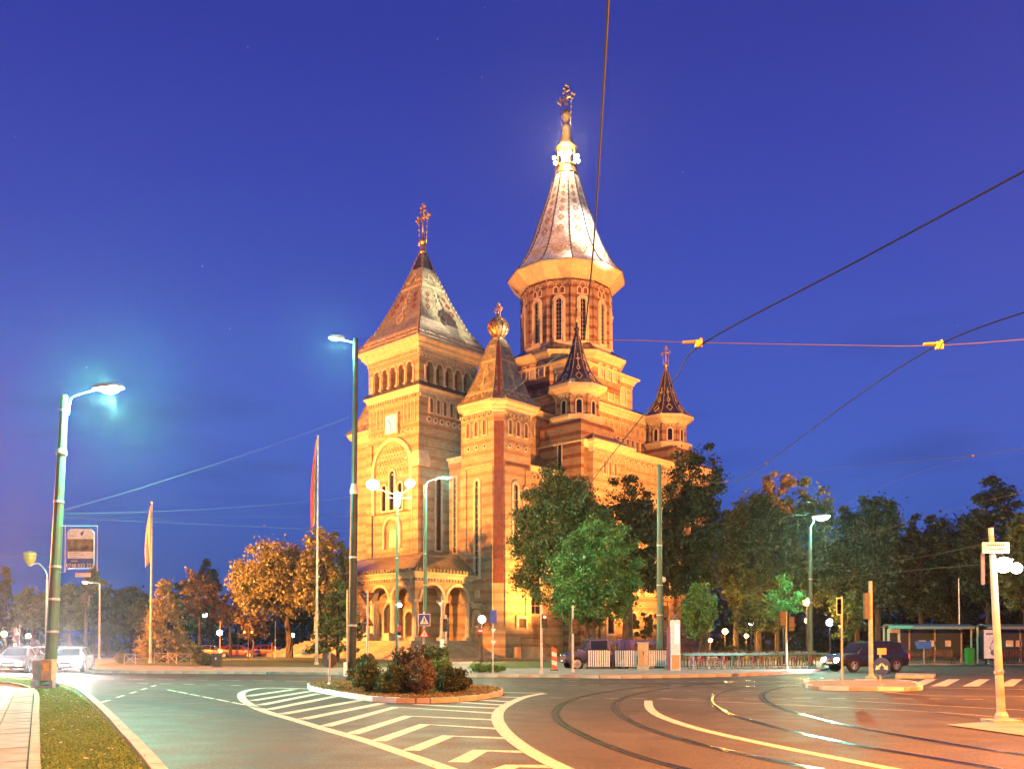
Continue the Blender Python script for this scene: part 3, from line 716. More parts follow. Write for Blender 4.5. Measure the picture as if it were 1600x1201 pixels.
# ---- belfry
TW = rect(0, 8.8, -4.4, 4.4)
bt = MB().loft(TW, [(.25, 0), (.25, 2.2), (.12, 2.4), (0, 2.45), (0, 29.6)], capb=False).build('bell_tower', M_br, root)
FW = Face((0, 4.4), (0, -4.4)); FS = Face((0, -4.4), (8.8, -4.4)); FN = Face((8.8, 4.4), (0, 4.4)); FE = Face((8.8, -4.4), (8.8, 4.4))
# corner buttresses
for y0, y1 in ((-4.55, -3.55), (3.55, 4.55)):
    MB().box(-.22, .6, y0 if y0 < 0 else 3.55, y1, 11.4, 24.2).build('pilaster', M_br, bt)
MB().box(.0, 1.1, -4.62, -4.4, 11.4, 21.2).build('pilaster', M_br, bt)
MB().loft(rect(-.22, 1.1, -4.62, -3.5), [(.12, 20.9), (.2, 21.1), (.2, 21.6), (0, 22.6)]).build('pilaster_cap', M_st, bt)
# big blind arch with three lancets
window(FW, 4.4, 16.2, 24.1, 6.1, bt, .5, .3, pane=M_br, frame=M_st, n=16, name='blind_arch', sill=False)
FWr = Face((-.02, 4.4), (-.02, -4.4))
b = MB()
for i in range(9):
    for j in range(-6, 7):
        z = 20.4 + i * .42; s_ = j * .5 + (i % 2) * .25
        if s_ * s_ + (z - 21) ** 2 < 2.75 ** 2: b.box(-.1, -.02, s_ - .12, s_ + .12, z, z + .17)
o = b.build('diamond_brickwork', M_st2, bt); o['kind'] = 'stuff'
window(FWr, 4.4, 16.5, 20.9, .8, bt, .22, .2, n=10); window(FWr, 3.0, 16.5, 19.4, .7, bt, .2, .2); window(FWr, 5.8, 16.5, 19.4, .7, bt, .2, .2)
for s_ in (3.7, 5.1): q = FWr.p(s_, 0, .12); column(q[0], q[1], 16.3, 19.2, .1, bt)
window(FW, 4.4, 12.2, 15.5, 2.4, bt, .38, .3, pane=M_br, frame=M_st, n=14, name='niche', sill=False)
window(FWr, 4.4, 12.25, 14.4, 1.5, bt, .15, .12, pane=M_st, frame=M_st2, name='niche')
window(FW, .9, 9, 16.5, .35, bt, .1, .1); window(FW, 7.9, 11.6, 16.5, .3, bt, .1, .1)
# clock
ck = MB().box(-.3, -.02, -1.15, 1.15, 24.9, 27.3).build('clock', M_st2, bt)
M_clock = mat('lit_clock_glass', (.42, .46, .5), .4, emit=(.9, .95, 1), es=.55)
MB().box(-.34, -.302, -.92, .92, 25.12, 27.08).build('clock_face', M_clock, ck) if False else None
b = MB(); b.cur = 0; b.box(-.3, -.02, -1.15, 1.15, 24.9, 27.3); b.cur = 1; b.box(-.34, -.305, -.92, .92, 25.12, 27.08); b.cur = 2
for k in range(12):
    a = k * math.pi / 6; cy_, cz_ = .72 * math.sin(a), 26.1 + .76 * math.cos(a); b.box(-.36, -.341, -cy_ - .045, -cy_ + .045, cz_ - .09, cz_ + .09)
b.prism([(-.37, .03, 26.05), (-.37, -.07, 26.12), (-.37, .40, 26.62), (-.37, .46, 26.56)], (.01, 0, 0)); b.prism([(-.37, -.04, 26.1), (-.37, .04, 26.1), (-.37, .0, 25.4), (-.37, -.06, 25.42)], (.01, 0, 0))
me = b.build('clock', [M_st2, M_clock, mat('dark_clock_hand', (.05, .05, .04), .5)], bt); bpy.data.objects.remove(ck)
for s_ in (-1, 1):
    for k in range(4): window(FW, 4.4 + s_ * (1.75 + k * .62), 25.9, 28.1, .3, bt, .07, .1, arch=False, pane=M_br, frame=M_st, name='blind_slot', sill=False)
    for k in range(3): window(FW, 4.4 + s_ * (1.75 + k * .75), 24.9, 25.2, .22, bt, .08, .08, round_=True, name='roundel')
# side face
for k in range(7): window(FS, 1.75 + k * 1.0, 27.0, 28.6, .5, bt, .15, .18, name='lancet', pane=M_louv)
for k in range(8): window(FS, 1.4 + k * .95, 26.0, 26.4, .35, bt, .2, .14, round_=True, name='roundel')
b = MB()
for i in range(5):
    for k in range(24): b.box(.4 + k * .35 + (i % 2) * .17, .4 + k * .35 + .2 + (i % 2) * .17, -4.46, -4.4, 22.3 + i * .34, 22.45 + i * .34)
o = b.build('diaper_brickwork', M_st2, bt); o['kind'] = 'stuff'
window(FS, 2.8, 11.9, 20.0, .75, bt, .2, .15); window(FS, 5.6, 11.9, 20.0, .75, bt, .2, .15)
# string course, skirt roof and open arcade
cornice(TW, 28.9, bt, .45, .75)
for F in (FW, FS): dentils(F, 28.55, 28.9, bt)
MB().loft(TW, [(.5, 29.66), (.5, 29.72), (.05, 30.25)], capb=False).build('skirt_roof', M_tileg, bt)
for F in (FW, FS, FN, FE):
    t0, t1 = (0, None) if F in (FW, FE) else (.6, F.L - .6)
    arcade(F, 30.2, 32.1, 33.3, [(4.4 + (k - 2) * 1.42, .95) for k in range(5)], .6, bt, M_br, t0=t0, t1=t1, name='belfry_arcade')
for F in (FW, FS):
    for k in range(6): q = F.p(4.4 + (k - 2.5) * 1.42, 0, .05); column(q[0], q[1], 30.2, 32.1, .13, bt)
MB().box(.9, 7.9, -3.5, 3.5, 29.7, 33.2).build('belfry_core', M_louv, bt)
b = MB()
for k in range(5):
    for j in range(9): q = 4.4 + (k - 2) * 1.42; p_ = [FW.p(q - .45, 30.3 + j * .27, -.3), FW.p(q + .45, 30.3 + j * .27, -.3)]; b.prism([p_[0], p_[1], FW.p(q + .45, 30.42 + j * .27, -.5), FW.p(q - .45, 30.42 + j * .27, -.5)], (0, 0, .04))
b.build('louvre', M_louv, bt)
for F in (FW, FS): dentils(F, 33.35, 33.65, bt, .36); frieze_arches(F, 32.95, 33.3, .5, bt)
MB().loft(TW, [(.003, 33.3), (.12, 33.3), (.12, 33.66), (.3, 33.72), (.3, 33.9), (.62, 34.15), (.62, 34.35), (1.0, 34.6), (1.02, 34.85)]).build('cornice', M_st, bt)
rp = [(1.05, 34.86), (1.0, 34.95), (.15, 36.3), (-.75, 37.7), (-2.25, 41.2), (-3.5, 44.7), (-3.85, 45.9), (-4.2, 46.9)]
rf = MB().loft(TW, rp, capb=False).build('roof', M_tile, bt)
for sx, sy in ((0, -1), (0, 1), (1, -1), (1, 1)):
    ridge([((0 - d) if sx == 0 else (8.8 + d), sy * (4.4 + d), z + .03) for d, z in rp], bt)
prof = [(z, 4.4 + d, 4.4 + d) for d, z in rp[1:]]
for dirn in ((-1, 0), (0, -1)):
    S = Slope(prof, 4.4, 0, dirn, 0)
    ornament(S, [[(-1, 36.0), (0, 36.0), (1, 36.0)]], .42, bt); ornament(S, [[(-1, 35.3), (1, 35.3)]], .14, bt)
    ornament(S, [[(u, 35.95), (u + .09, 35.15), (u + .18, 35.95)] for u in (-.85, -.5, -.15, .2, .55)], .16, bt)
    ornament(S, [[(-1, 42.3), (0, 42.3), (1, 42.3)]], .26, bt)
    ornament(S, [[(-.85, 43.1), (-.3, 43.1), (-.3, 43.6), (0, 44.1), (.3, 43.6), (.3, 43.1), (.85, 43.1)]], .2, bt)
    ornament(S, [diamond(0, 38.3, .16, .75), diamond(0, 39.9, .14, .6), [(0, 39.2), (0, 42.0)], [(-.22, 40.9), (.22, 40.9)], [(-.16, 41.5), (.16, 41.5)]], .2, bt)
    ornament(S, [diamond(u, z, .1, .28) for u in (-.62, .62) for z in (39.4, 40.3)] + [diamond(u, 41.1, .1, .28) for u in (-.55, .55)], .14, bt, M_ornr)
MB().loft(TW, [(-3.5, 44.75), (-3.82, 45.95), (-4.17, 47.0)], capb=False).build('roof_cap', M_copper, bt)
finial(4.4, 0, 46.8, 49.2, .42, bt); cross(4.4, 0, 48.9, 3.3, bt, 1.7)

# ---- stair towers either side of the belfry
def stair_tower(sg):
    x0, x1 = 3.8, 9.6; ya, yb = sorted((sg * 12.8, sg * 7.0)); c = .8
    poly = [(x0 + c, ya), (x1 - c, ya), (x1, ya + c), (x1, yb - .01), (x0, yb - .01), (x0, ya + c)] if sg < 0 else [(x0, ya + .01), (x1, ya + .01), (x1, yb - c), (x1 - c, yb), (x0 + c, yb), (x0, yb - c)]
    yo = sg * 12.8; yi = sg * 7.0
    t = MB().loft(poly, [(.3, 0), (.3, 3.0), (.15, 3.3), (0, 3.35), (0, 26.4)], capb=False).build('stair_tower', M_br, root)
    if sg < 0:
        F1 = Face((x0, yi), (x0, yo + c)); F2 = Face((x0 + c, yo), (x1 - c, yo)); FC = Face((x0, yo + c), (x0 + c, yo))
        # dark red strip that paints the shade of the chamfered corner, framed by two pilasters
        MB().rings([[FC.p(.06, 8.0, .02), FC.p(FC.L - .06, 8.0, .02), FC.p(FC.L - .06, 25.2, .02), FC.p(.06, 25.2, .02)], [FC.p(.06, 8, .05), FC.p(FC.L - .06, 8, .05), FC.p(FC.L - .06, 25.2, .05), FC.p(.06, 25.2, .05)]]).build('corner_shade_strip', M_red, t)
        for F in (F1, F2):
            off = 0 if F is F1 else -.1; L = F.L
            for k in (-1, 0, 1): window(F, L / 2 + k * 1.25, 23.9, 25.5, .48, t, .13, .15, pane=M_louv); window(F, L / 2 + k * 1.25, 22.5, 22.85, .3, t, .14, .1, round_=True, name='roundel')
            b = MB()
            for k in range(6): q = F.p(.6 + (L - 1.2) * k / 5, 26.0, .05); b.sphere(q, .11, 6, 4)
            o = b.build('studs', M_glass, t)
            dentils(F, 26.0, 26.35, t, .34)
            MB().rings([[F.p(.2, 20.6, 0), F.p(L - .2, 20.6, 0), F.p(L - .2, 20.75, 0), F.p(.2, 20.75, 0)], [F.p(.2, 20.6, .12), F.p(L - .2, 20.6, .12), F.p(L - .2, 20.75, .12), F.p(.2, 20.75, .12)]]).build('string_course', M_red if F is F2 else M_st2, t)
            # raised side lesenes
            for s0, s1 in ((.05, .95), (L - .95, L - .05)):
                MB().rings([[F.p(s0, 3.4, -.01), F.p(s1, 3.4, -.01), F.p(s1, 20.4, -.01), F.p(s0, 20.4, -.01)], [F.p(s0, 3.4, .13), F.p(s1, 3.4, .13), F.p(s1, 20.4, .13), F.p(s0, 20.4, .13)]]).build('lesene', M_br, t)
        window(F1, 2.6, 8.8, 19.1, .5, t, .3, .16, bars=14); window(F2, 1.7, 11.0, 18.7, .6, t, .3, .16, bars=8); window(F2, 3.4, 16.0, 18.4, .5, t, .25, .16)
        window(F1, 2.6, 3.5, 5.0, .7, t, .22, .3, name='niche', pane=M_st2); q = F1.p(2.6, 0, .25)
        window(F1, 2.6, 6.6, 7.2, .5, t, .12, .1, arch=False, name='plaque', pane=M_st)
        MB().loft([F1.p(2.0, 0, .0)[:2], F1.p(3.2, 0, 0)[:2], F1.p(3.2, 0, .4)[:2], F1.p(2.0, 0, .4)[:2]], [(0, 5.35), (.1, 5.45), (-.18, 5.9)]).build('niche_canopy', M_st, t)
        window(F2, 2.6, 1.3, 4.3, 1.2, t, .3, .3, name='door', pane=M_door, sill=False, arch=False)
        for k in range(6): MB().box(5.6 + .0 * k, 8.3 + .35 * k, -13.1 - 1.3, -13.1, 1.25 - .2 * (k + 1), 1.25 - .2 * k).build('step', M_step, t)
        b = MB(); b.tube([(5.5, -14.5, 0), (5.5, -14.5, 2.2), (8.2, -14.5, 2.2), (10.6, -14.5, 1.0), (10.6, -14.5, 0)], .04, 5); b.build('handrail', M_copper, t)
    cx, cy_ = 6.7, sg * 9.9
    p8 = [(x0, -2.9 + cy_ + c), (x0 + c, cy_ - 2.9), (x1 - c, cy_ - 2.9), (x1, cy_ - 2.9 + c), (x1, cy_ + 2.9 - c), (x1 - c, cy_ + 2.9), (x0 + c, cy_ + 2.9), (x0, cy_ + 2.9 - c)]
    MB().loft(p8, [(-.02, 26.2), (.12, 26.35), (.12, 26.5), (.4, 26.75), (.4, 26.85), (.9, 27.1), (.92, 27.35)]).build('cornice', M_st, t)
    prf = [(1.31, 27.36), (1.28, 27.42), (1.02, 28.3), (.81, 29.8), (.6, 32.4) if 0 else (.62, 31.2), (.47, 32.9), (.36, 34.0), (.2, 35.0)]
    MB().loft(p8, prf, mode='scale', capb=False).build('roof', M_tile, t)
    for p in p8:
        ridge([(cx + (p[0] - cx) * k, cy_ + (p[1] - cy_) * k, z + .02) for k, z in prf], t, .07)
    for dirn, w1 in (((-1, 0), .65), ((0, -1), .65)):
        S = Slope([(z, 2.9 * k, (2.9 - c) * k) for k, z in prf[1:]], cx, cy_, dirn, 0)
        ornament(S, [[(-1, 28.6), (0, 28.6), (1, 28.6)], [(-1, 32.3), (1, 32.3)]], .2, t); ornament(S, [[(u, 28.5), (u + .16, 27.8), (u + .32, 28.5)] for u in (-.9, -.35, .2)], .13, t)
        ornament(S, [[(0, 29.3), (0, 31.9)], [(-.3, 30.9), (.3, 30.9)], diamond(0, 30.9, .28, .55), diamond(0, 29.5, .12, .35)], .17, t)
    S = Slope([(z, 3.54 * k, .56 * k) for k, z in prf[1:]], cx, cy_, (-.7071, -.7071), 0)
    ornament(S, [diamond(0, z, .6, .5) for z in (28.6, 30, 31.3)], .12, t, M_orn); 
    ornament(S, [[(0, 27.6), (0, 34.6)]], .35, t, M_ornr, lift=.03)
    for z, r in ((32.9, 1.35), (34.0, 1.15)): MB().lathe(cx, cy_, [(r, z), (r * 1.08, z + .12), (r * .8, z + .3)], 8).build('collar', M_ridge, t)
    b = MB().lathe(cx, cy_, [(.55, 34.9), (.75, 35.05), (.5, 35.25), (.8, 35.6), (1.08, 36.1), (1.1, 36.6), (.85, 37.1), (.4, 37.35), (.2, 37.45), (.12, 37.9)], 14)
    for k in range(10):
        a = 2 * math.pi * k / 10; ca, sa = math.cos(a), math.sin(a)
        b.tube([(cx + .55 * ca, cy_ + .55 * sa, 35.25), (cx + 1.12 * ca, cy_ + 1.12 * sa, 36.1), (cx + 1.16 * ca, cy_ + 1.16 * sa, 36.6), (cx + .5 * ca, cy_ + .5 * sa, 37.35)], .1, 5)
    b.build('crown_finial', mat('bronze_crown', (.36, .2, .08), .4, .7, var=.3, vs=4), t, smooth=True)
    cross(cx, cy_, 37.5, 1.4, t, .8)
    return t
stair_tower(-1); stair_tower(1)
# front wall pieces between belfry and stair towers
for s_ in (-1, 1):
    y0, y1 = sorted((s_ * 6.99, s_ * 5.0)); w_ = MB().box(3.95, 8.79, y0, y1, 0, 21.8).build('front_wall', M_br, root)
    cornice(rect(3.95, 8.79, y0 + .01, y1 - .01), 21.5, w_, .3, .6)
    if s_ < 0:
        F = Face((3.95, -5.0), (3.95, -6.99)); window(F, 1.0, 11.6, 20, .42, w_, .2, .14, bars=12)
        dentils(F, 21.1, 21.45, w_, .3)

# ---- nave, aisles and crossing
def body(name, x0, x1, y0, y1, z0, z1, co=.5, ch=.7, m=None, cm=None):
    t = MB().box(x0, x1, y0, y1, z0, z1).build(name, m or M_br, root); cornice(rect(x0, x1, y0, y1), z1 - .5, t, co, ch, cm); return t
hn = body('nave', 8.82, 20.5, -6.2, 6.2, 8, 29.6)
MB().loft(rect(8.85, 21, -6.2, 6.2), [(.6, 29.82), (-2.8, 31.5)], capb=False).build('roof', M_tileg, hn)
F = Face((8.82, -6.2), (20.5, -6.2)); 
for k in range(4): window(F, 2.5 + k * 1.6, 26.4, 28.2, .9, hn, .16, .16, pane=M_st2)
fa = body('front_aisle', 8.9, 19.4, -10.2, 10.2, 0, 21.6)
MB().add([(8.9, -10.7, 21.85), (19.4, -10.7, 21.85), (19.4, -6.2, 24.4), (8.9, -6.2, 24.4)], [(0, 1, 2, 3)]).build('roof', M_tileg, fa)
F = Face((8.9, -10.2), (19.4, -10.2)); frieze_arches(F, 20.2, 21.0, .9, fa); window(F, 3.5, 5, 15, 1.6, fa, .35, .2, bars=10); window(F, 7.5, 5, 15, 1.6, fa, .35, .2, bars=10)
cr_ = body('crossing', 20.5, 43.5, -7.9, 7.9, 8, 31.9, .8, 1.0)
F = Face((20.5, -7.9), (43.5, -7.9)); frieze_arches(F, 29.3, 30.9, 1.15, cr_, t0=3); dentils(F, 31.0, 31.35, cr_)
for k in range(15): window(F, 4.3 + k * 1.1, 26.9, 28.8, .62, cr_, .12, .14, arch=False, pane=mat('grey_window', (.12, .11, .10), .3))
FWc = Face((20.5, 7.9), (20.5, -7.9))
MB().loft(rect(20.5, 43.5, -7.9, 7.9), [(.85, 32.42), (.8, 32.5), (-1.2, 33.6)], capb=False).build('roof', M_tileg, cr_)
ai = body('side_aisle', 18.0, 46.5, -12.9, 12.9, 0, 25.1, .6, .8)
for s_ in (-1, 1):
    pts = [(17.9, s_ * 13.5, 25.42), (47.1, s_ * 13.5, 25.42), (45.5, s_ * 7.9, 27.6), (19, s_ * 7.9, 27.6)]
    MB().add(pts if s_ < 0 else pts[::-1], [(0, 1, 2, 3)]).build('roof', M_tileg, ai)
F = Face((18.0, -12.9), (46.5, -12.9)); frieze_arches(F, 23.2, 24.4, 1.1, ai, t0=8, t1=20); dentils(F, 24.4, 24.7, ai, t0=7.6, t1=20.5)
for k in range(3): window(F, 9.8 + k * 3.6, 8, 20, 1.7, ai, .45, .25, bars=12)
for k in range(3): window(F, 9.8 + k * 3.6, 3.4, 5.4, 1.3, ai, .3, .2)
window(F, 24.8, 8, 19, 1.6, ai, .4, .25, bars=12)
# apse
ap = MB().loft(ngon(12, 7, 46.5, 0), [(.3, 0), (.3, 2), (0, 2.2), (0, 24)], capb=False).build('apse', M_br, root); cornice(ngon(12, 7, 46.5, 0), 23.6, ap, .6, .8)
MB().loft(ngon(12, 7.7, 46.5, 0), [(1, 24.42), (.5, 26.6), (.02, 28.5)], mode='scale', capb=False).build('roof', M_tileg, ap)
def chapel(cx, sg):
    x0, x1 = cx - 3.2, cx + 3.2; y0, y1 = sorted((sg * 13.5, sg * 8.5))
    t = MB().loft(rect(x0, x1, y0, y1), [(.3, 0), (.3, 2.4), (0, 2.7), (0, 24.8)], capb=False).build('side_chapel', M_br, root)
    P = rect(x0, x1, y0, y1)
    MB().loft(P, [(.003, 24.2), (.15, 24.3), (.15, 24.6), (.55, 24.95), (.95, 25.15), (.98, 25.4)]).build('cornice', M_st, t)
    prf = [(1.3, 25.42), (1.27, 25.5), (.86, 26.2), (.5, 27.2), (.25, 28.4), (.08, 29.3)]
    MB().loft(P, prf, mode='scale', capb=False).build('roof', M_tileg, t)
    ccy = (y0 + y1) / 2
    for p in P: ridge([(cx + (p[0] - cx) * k, ccy + (p[1] - ccy) * k, z + .02) for k, z in prf], t, .07)
    finial(cx, ccy, 29.1, 30.2, .22, t, M_gold); cross(cx, ccy, 30.1, .7, t, .5)
    if sg < 0:
        F = Face((x0, y0), (x1, y0)); FL = Face((x0, y1), (x0, y0))
        for k in (-1, 0, 1): window(F, 3.2 + k * 1.05, 21.8, 23.4, .5, t, .13, .14, pane=M_louv)
        window(FL, 2.5, 21.8, 23.2, .55, t, .2, .14, pane=M_br)
        frieze_arches(F, 23.5, 24.2, .8, t); dentils(F, 24.25, 24.5, t, .3); window(F, 3.2, 7, 18, 1.1, t, .35, .2, bars=10)
        window(F, 3.2, 2.8, 5.2, 1.2, t, .3, .2)
for cx in (22.2, 41.0):
    for sg in (-1, 1): chapel(cx, sg)
def turret(cx, cy_):
    t = MB().box(cx - 3.2, cx + 3.2, cy_ - 3.2, cy_ + 3.2, 0, 27.3).build('corner_turret', M_br2, root)
    P8 = ngon(8, 2.75, cx, cy_, math.pi / 8)
    MB().loft(rect(cx - 3.2, cx + 3.2, cy_ - 3.2, cy_ + 3.2), [(0, 27.3), (.05, 27.5), (-.4, 28.0)], capb=False).build('shoulder', M_br2, t)
    MB().loft(P8, [(.35, 27.7), (.35, 27.95), (.55, 28.1), (.75, 28.4), (.75, 28.65), (.1, 28.9)]).build('ledge', M_st, t)
    MB().loft(P8, [(-.1, 28.5), (-.1, 31.5)]).build('drum', M_br2, t)
    for i in range(8):
        F = Face(offp(P8, -.1)[i], offp(P8, -.1)[(i + 1) % 8]); window(F, F.L / 2, 29.0, 30.6, .62, t, .17, .14, name='window', pane=M_glass)
        frieze_arches(F, 30.9, 31.25, .5, t)
        column(*F.p(0, 0, .02)[:2], 28.9, 31.3, .12, t, M_br2)
    MB().loft(P8, [(-.1, 31.2), (.1, 31.3), (.1, 31.5), (.45, 31.8), (.95, 32.0), (.98, 32.35)]).build('cornice', M_st, t)
    prf = [(1.36, 32.36), (1.33, 32.42), (1.0, 33.1), (.7, 34.3), (.47, 35.7), (.33, 36.9), (.2, 38.2), (.13, 38.9)]
    MB().loft(P8, prf, mode='scale', capb=False).build('roof', M_tileg, t)
    for i, p in enumerate(P8):
        ridge([(cx + (p[0] - cx) * k, cy_ + (p[1] - cy_) * k, z + .02) for k, z in prf], t, .055)
        a = math.atan2(p[1] - cy_, p[0] - cx) + math.pi / 8
        S = Slope([(z, 2.54 * k, 1.05 * k) for k, z in prf[1:]], cx, cy_, (math.cos(a), math.sin(a)), 0)
        if math.cos(a) < .8 and math.sin(a) < .8: ornament(S, [diamond(0, 33.5, .42, .55), diamond(0, 34.7, .3, .35), [(0, 35), (0, 36.6)], [(-.5, 35.9), (.5, 35.9)]], .09, t)
    finial(cx, cy_, 38.8, 40.6, .32, t, M_copper if cx < 30 else M_gold); cross(cx, cy_, 40.4, 1.9, t, 1.1, M_gold)
    F = Face((cx - 3.2, cy_ + 3.2), (cx - 3.2, cy_ - 3.2)); window(F, 3.2, 14, 25.5, .55, t, .1, .1)
for cx in (20.7, 40.2):
    for s_ in (-1, 1): turret(cx, s_ * 9.7)
# square base, octagonal gallery, drum and spire of the great dome
DX = 30.5
sq = body('dome_base', DX - 6.4, DX + 6.4, -6.4, 6.4, 31.5, 37.4, .8, .9)
for F in (Face((DX - 6.4, -6.4), (DX + 6.4, -6.4)), Face((DX - 6.4, 6.4), (DX - 6.4, -6.4)), Face((DX + 6.4, -6.4), (DX + 6.4, 6.4))):
    for k in range(4): window(F, 2.2 + k * 2.8, 34.0, 36.2, 1.1, sq, .25, .18, pane=mat('pale_blind_window', (.36, .33, .28), .7))
    dentils(F, 36.5, 36.85, sq)
MB().loft(rect(DX - 6.4, DX + 6.4, -6.4, 6.4), [(.8, 37.82), (-.6, 38.6)], capb=False).build('roof', M_tileg, sq)
o8 = ngon(8, 7.5, DX, 0, math.pi / 8)
og = MB().loft(o8, [(0, 35.0), (0, 38.9)]).build('dome_gallery', M_br2, root)
MB().loft(o8, [(.003, 38.5), (.2, 38.6), (.2, 38.8), (.65, 39.1), (.75, 39.2), (.75, 39.45)]).build('cornice', M_st, og)
MB().loft(o8, [(.78, 39.46), (.75, 39.52), (-.6, 40.5), (-1.1, 41.0)], capb=False).build('roof', M_tileg, og)
for i in range(8):
    F = Face(o8[i], o8[(i + 1) % 8])
    for k in (-1, 0, 1): window(F, F.L / 2 + k * 1.5, 36.4, 38.1, .8, og, .2, .16, pane=mat('pale_blind_window', (.36, .33, .28), .7))
d12 = ngon(12, 6.15, DX, 0, math.pi / 12)
dr = MB().loft(d12, [(0, 38), (0, 49.6)]).build('dome_drum', M_br2, root)
MB().loft(d12, [(.25, 39.9), (.35, 40.4), (.35, 40.8), (.05, 41.1)]).build('base_moulding', M_st, dr)
for i in range(12):
    F = Face(d12[i], d12[(i + 1) % 12])
    window(F, F.L / 2, 41.2, 46.7, .7, dr, .5, .3, pane=M_glass, bars=9, name='window')
    for k in (-1, 1): q = F.p(F.L / 2 + k * .62, 0, .22); column(q[0], q[1], 41.0, 46.2, .1, dr, M_st)
    window(F, F.L / 2 - .42, 47.4, 48.2, .5, dr, .14, .12, pane=M_red, name='blind_arch'); window(F, F.L / 2 + .42, 47.4, 48.2, .5, dr, .14, .12, pane=M_red, name='blind_arch')
    frieze_arches(F, 48.4, 49.05, .8, dr, m=M_st2)
    for k in (-1, 1): window(F, F.L / 2 + k * .4, 48.5, 48.68, .14, dr, .05, .1, round_=True, name='roundel')
    dentils(F, 49.08, 49.3, dr, .3, .16, M_red)
    q = F.p(0, 0, 0); MB().lathe(q[0], q[1], [(.16, 41.0), (.16, 49.1)], 8).build('corner_shaft', M_br2, dr)
MB().loft(d12, [(.0, 48.2), (.06, 48.3), (.06, 48.45), (0, 48.5)]).build('string_course', M_red, dr)
MB().loft(d12, [(.0, 49.3), (.2, 49.36), (.2, 49.5), (.35, 49.55), (1.75, 50.88), (1.82, 50.92), (1.82, 51.14)]).build('eave', M_st, dr)
prf = [(1.325, 51.15), (1.295, 51.24), (1.19, 51.9), (1.09, 52.7), (.97, 53.9), (.85, 55.4), (.73, 57.2), (.63, 59.2), (.52, 61.0), (.41, 63.0), (.31, 65.0), (.26, 66.0)]
spire = MB().loft(d12, prf, mode='scale', capb=False).build('spire', M_tilel, root)
for i, p in enumerate(d12):
    ridge([(DX + (p[0] - DX) * k, p[1] * k, z + .02) for k, z in prf], spire, .075, mat('dark_ridge', (.06, .05, .045), .5))
    a = math.atan2(p[1], p[0] - DX) + math.pi / 12; c_, s_ = math.cos(a), math.sin(a)
    S = Slope([(z, 5.94 * k, 1.59 * k) for k, z in prf[1:]], DX, 0, (c_, s_), 0)
    ornament(S, [[(-1, 53.9), (1, 53.9)]], .32, spire); ornament(S, [[(-.6, 53.8), (0, 52.3), (.6, 53.8)], diamond(0, 53.3, .2, .25)], .2, spire)
    ornament(S, [diamond(0, 56.6, .4, .55), diamond(0, 58.3, .38, .45), diamond(0, 59.8, .36, .38), diamond(0, 61.1, .3, .3)], .13, spire, mat('dull_red_tile', (.40, .22, .15), .4))
    ornament(S, [diamond(0, 56.6, .2, .25), diamond(0, 58.3, .15, .2), diamond(0, 62.3, .3, .25), diamond(0, 63.4, .3, .25)], .1, spire)
ln = empty('dome_lantern', (0, 0, 0)); ln.parent = root
MB().lathe(DX, 0, [(1.65, 65.7), (1.75, 65.9), (1.6, 66.2), (1.45, 66.8), (1.6, 67.0), (1.45, 67.2)], 12).build('collar', M_gold, ln)
MB().lathe(DX, 0, [(.7, 67.1), (.7, 69.5)], 8).build('core', M_gold, ln)
M_hot = lamp_mat('hot_white_lamp', (1, .82, .52), 26)
for i in range(8):
    a = i * math.pi / 4 + .2; x, y = DX + 1.25 * math.cos(a), 1.25 * math.sin(a)
    b = MB(); b.cur = 0; b.tube([(x, y, 67.1), (x, y, 69.6)], .1, 6); b.cur = 1; b.sphere((DX + 1.72 * math.cos(a), 1.72 * math.sin(a), 68.2), .26, 8, 6)
    b.build('floodlight', [M_gold, M_hot], ln)
MB().lathe(DX, 0, [(1.55, 69.5), (1.6, 69.7), (1.1, 70.2), (.75, 71.2), (.55, 72.4), (.65, 72.5), (.35, 73.0), (.3, 73.6), (.6, 74.0), (.68, 74.4), (.5, 74.85), (.2, 75.1), (.12, 75.6), (.3, 75.9), (.12, 76.2)], 12).build('lantern_cap', M_gold, ln, smooth=True)
cross(DX, 0, 74.2, 4.0, ln, 2.1)
light('POINT', CW(DX - 2.2, -1.6, 68.6), 9000, (1, .72, .4), radius=.5)
# ---------------------------------------------------------------- floodlights of the cathedral (masts stand round the square)
SOD = (1.0, .355, .07)
M_dk = mat('dark_steel', (.04, .04, .042), .45, .6)
M_sodlamp = lamp_mat('sodium_lamp', (1, .55, .15), 12)
def flood_mast(loc, h, target, energy, ang, label, col=SOD, blend=.6):
    t = empty('floodlight_mast', (loc.x, loc.y, 0), 0, label, 'floodlight', 'floodlight masts round the square')
    MB().tube([(0, 0, 0), (0, 0, h)], .12, 8, .08).build('pole', M_dk, t)
    d = (Vector(target) - Vector((loc.x, loc.y, h))); a = math.atan2(d.y, d.x)
    b = MB(); b.box(-.25, .1, -.4, .4, -.3, .3); o = b.build('lamp_housing', M_dk, t); o.location = (0, 0, h + .3); o.rotation_euler = (0, 0, a)
    g = MB().box(.102, .12, -.35, .35, -.25, .25).build('lens', M_sodlamp, o)
    p = Vector((loc.x, loc.y, h + .3)) + Vector((math.cos(a), math.sin(a), 0)) * .35
    light('SPOT', p, energy, col, 'floodlight', target=target, angle=ang, blend=blend, radius=.25)
flood_mast(CW(-42, 22), 9, CW(3, 1, 26), 4.1e5, 58, 'floodlight mast on the far left of the square facing the belfry front')
flood_mast(CW(-34, -2), 5, CW(2, -3, 9), 1.3e5, 80, 'low floodlight mast before the stairway aimed at the porch')
flood_mast(CW(9, -22), 3, CW(7, -12, 17), 6e4, 120, 'floodlight mast behind the green lit tree aimed at the stair tower')
flood_mast(CW(27, -24), 3, CW(27, -13, 18), 4e4, 130, 'floodlight mast in the park aimed at the south wall')
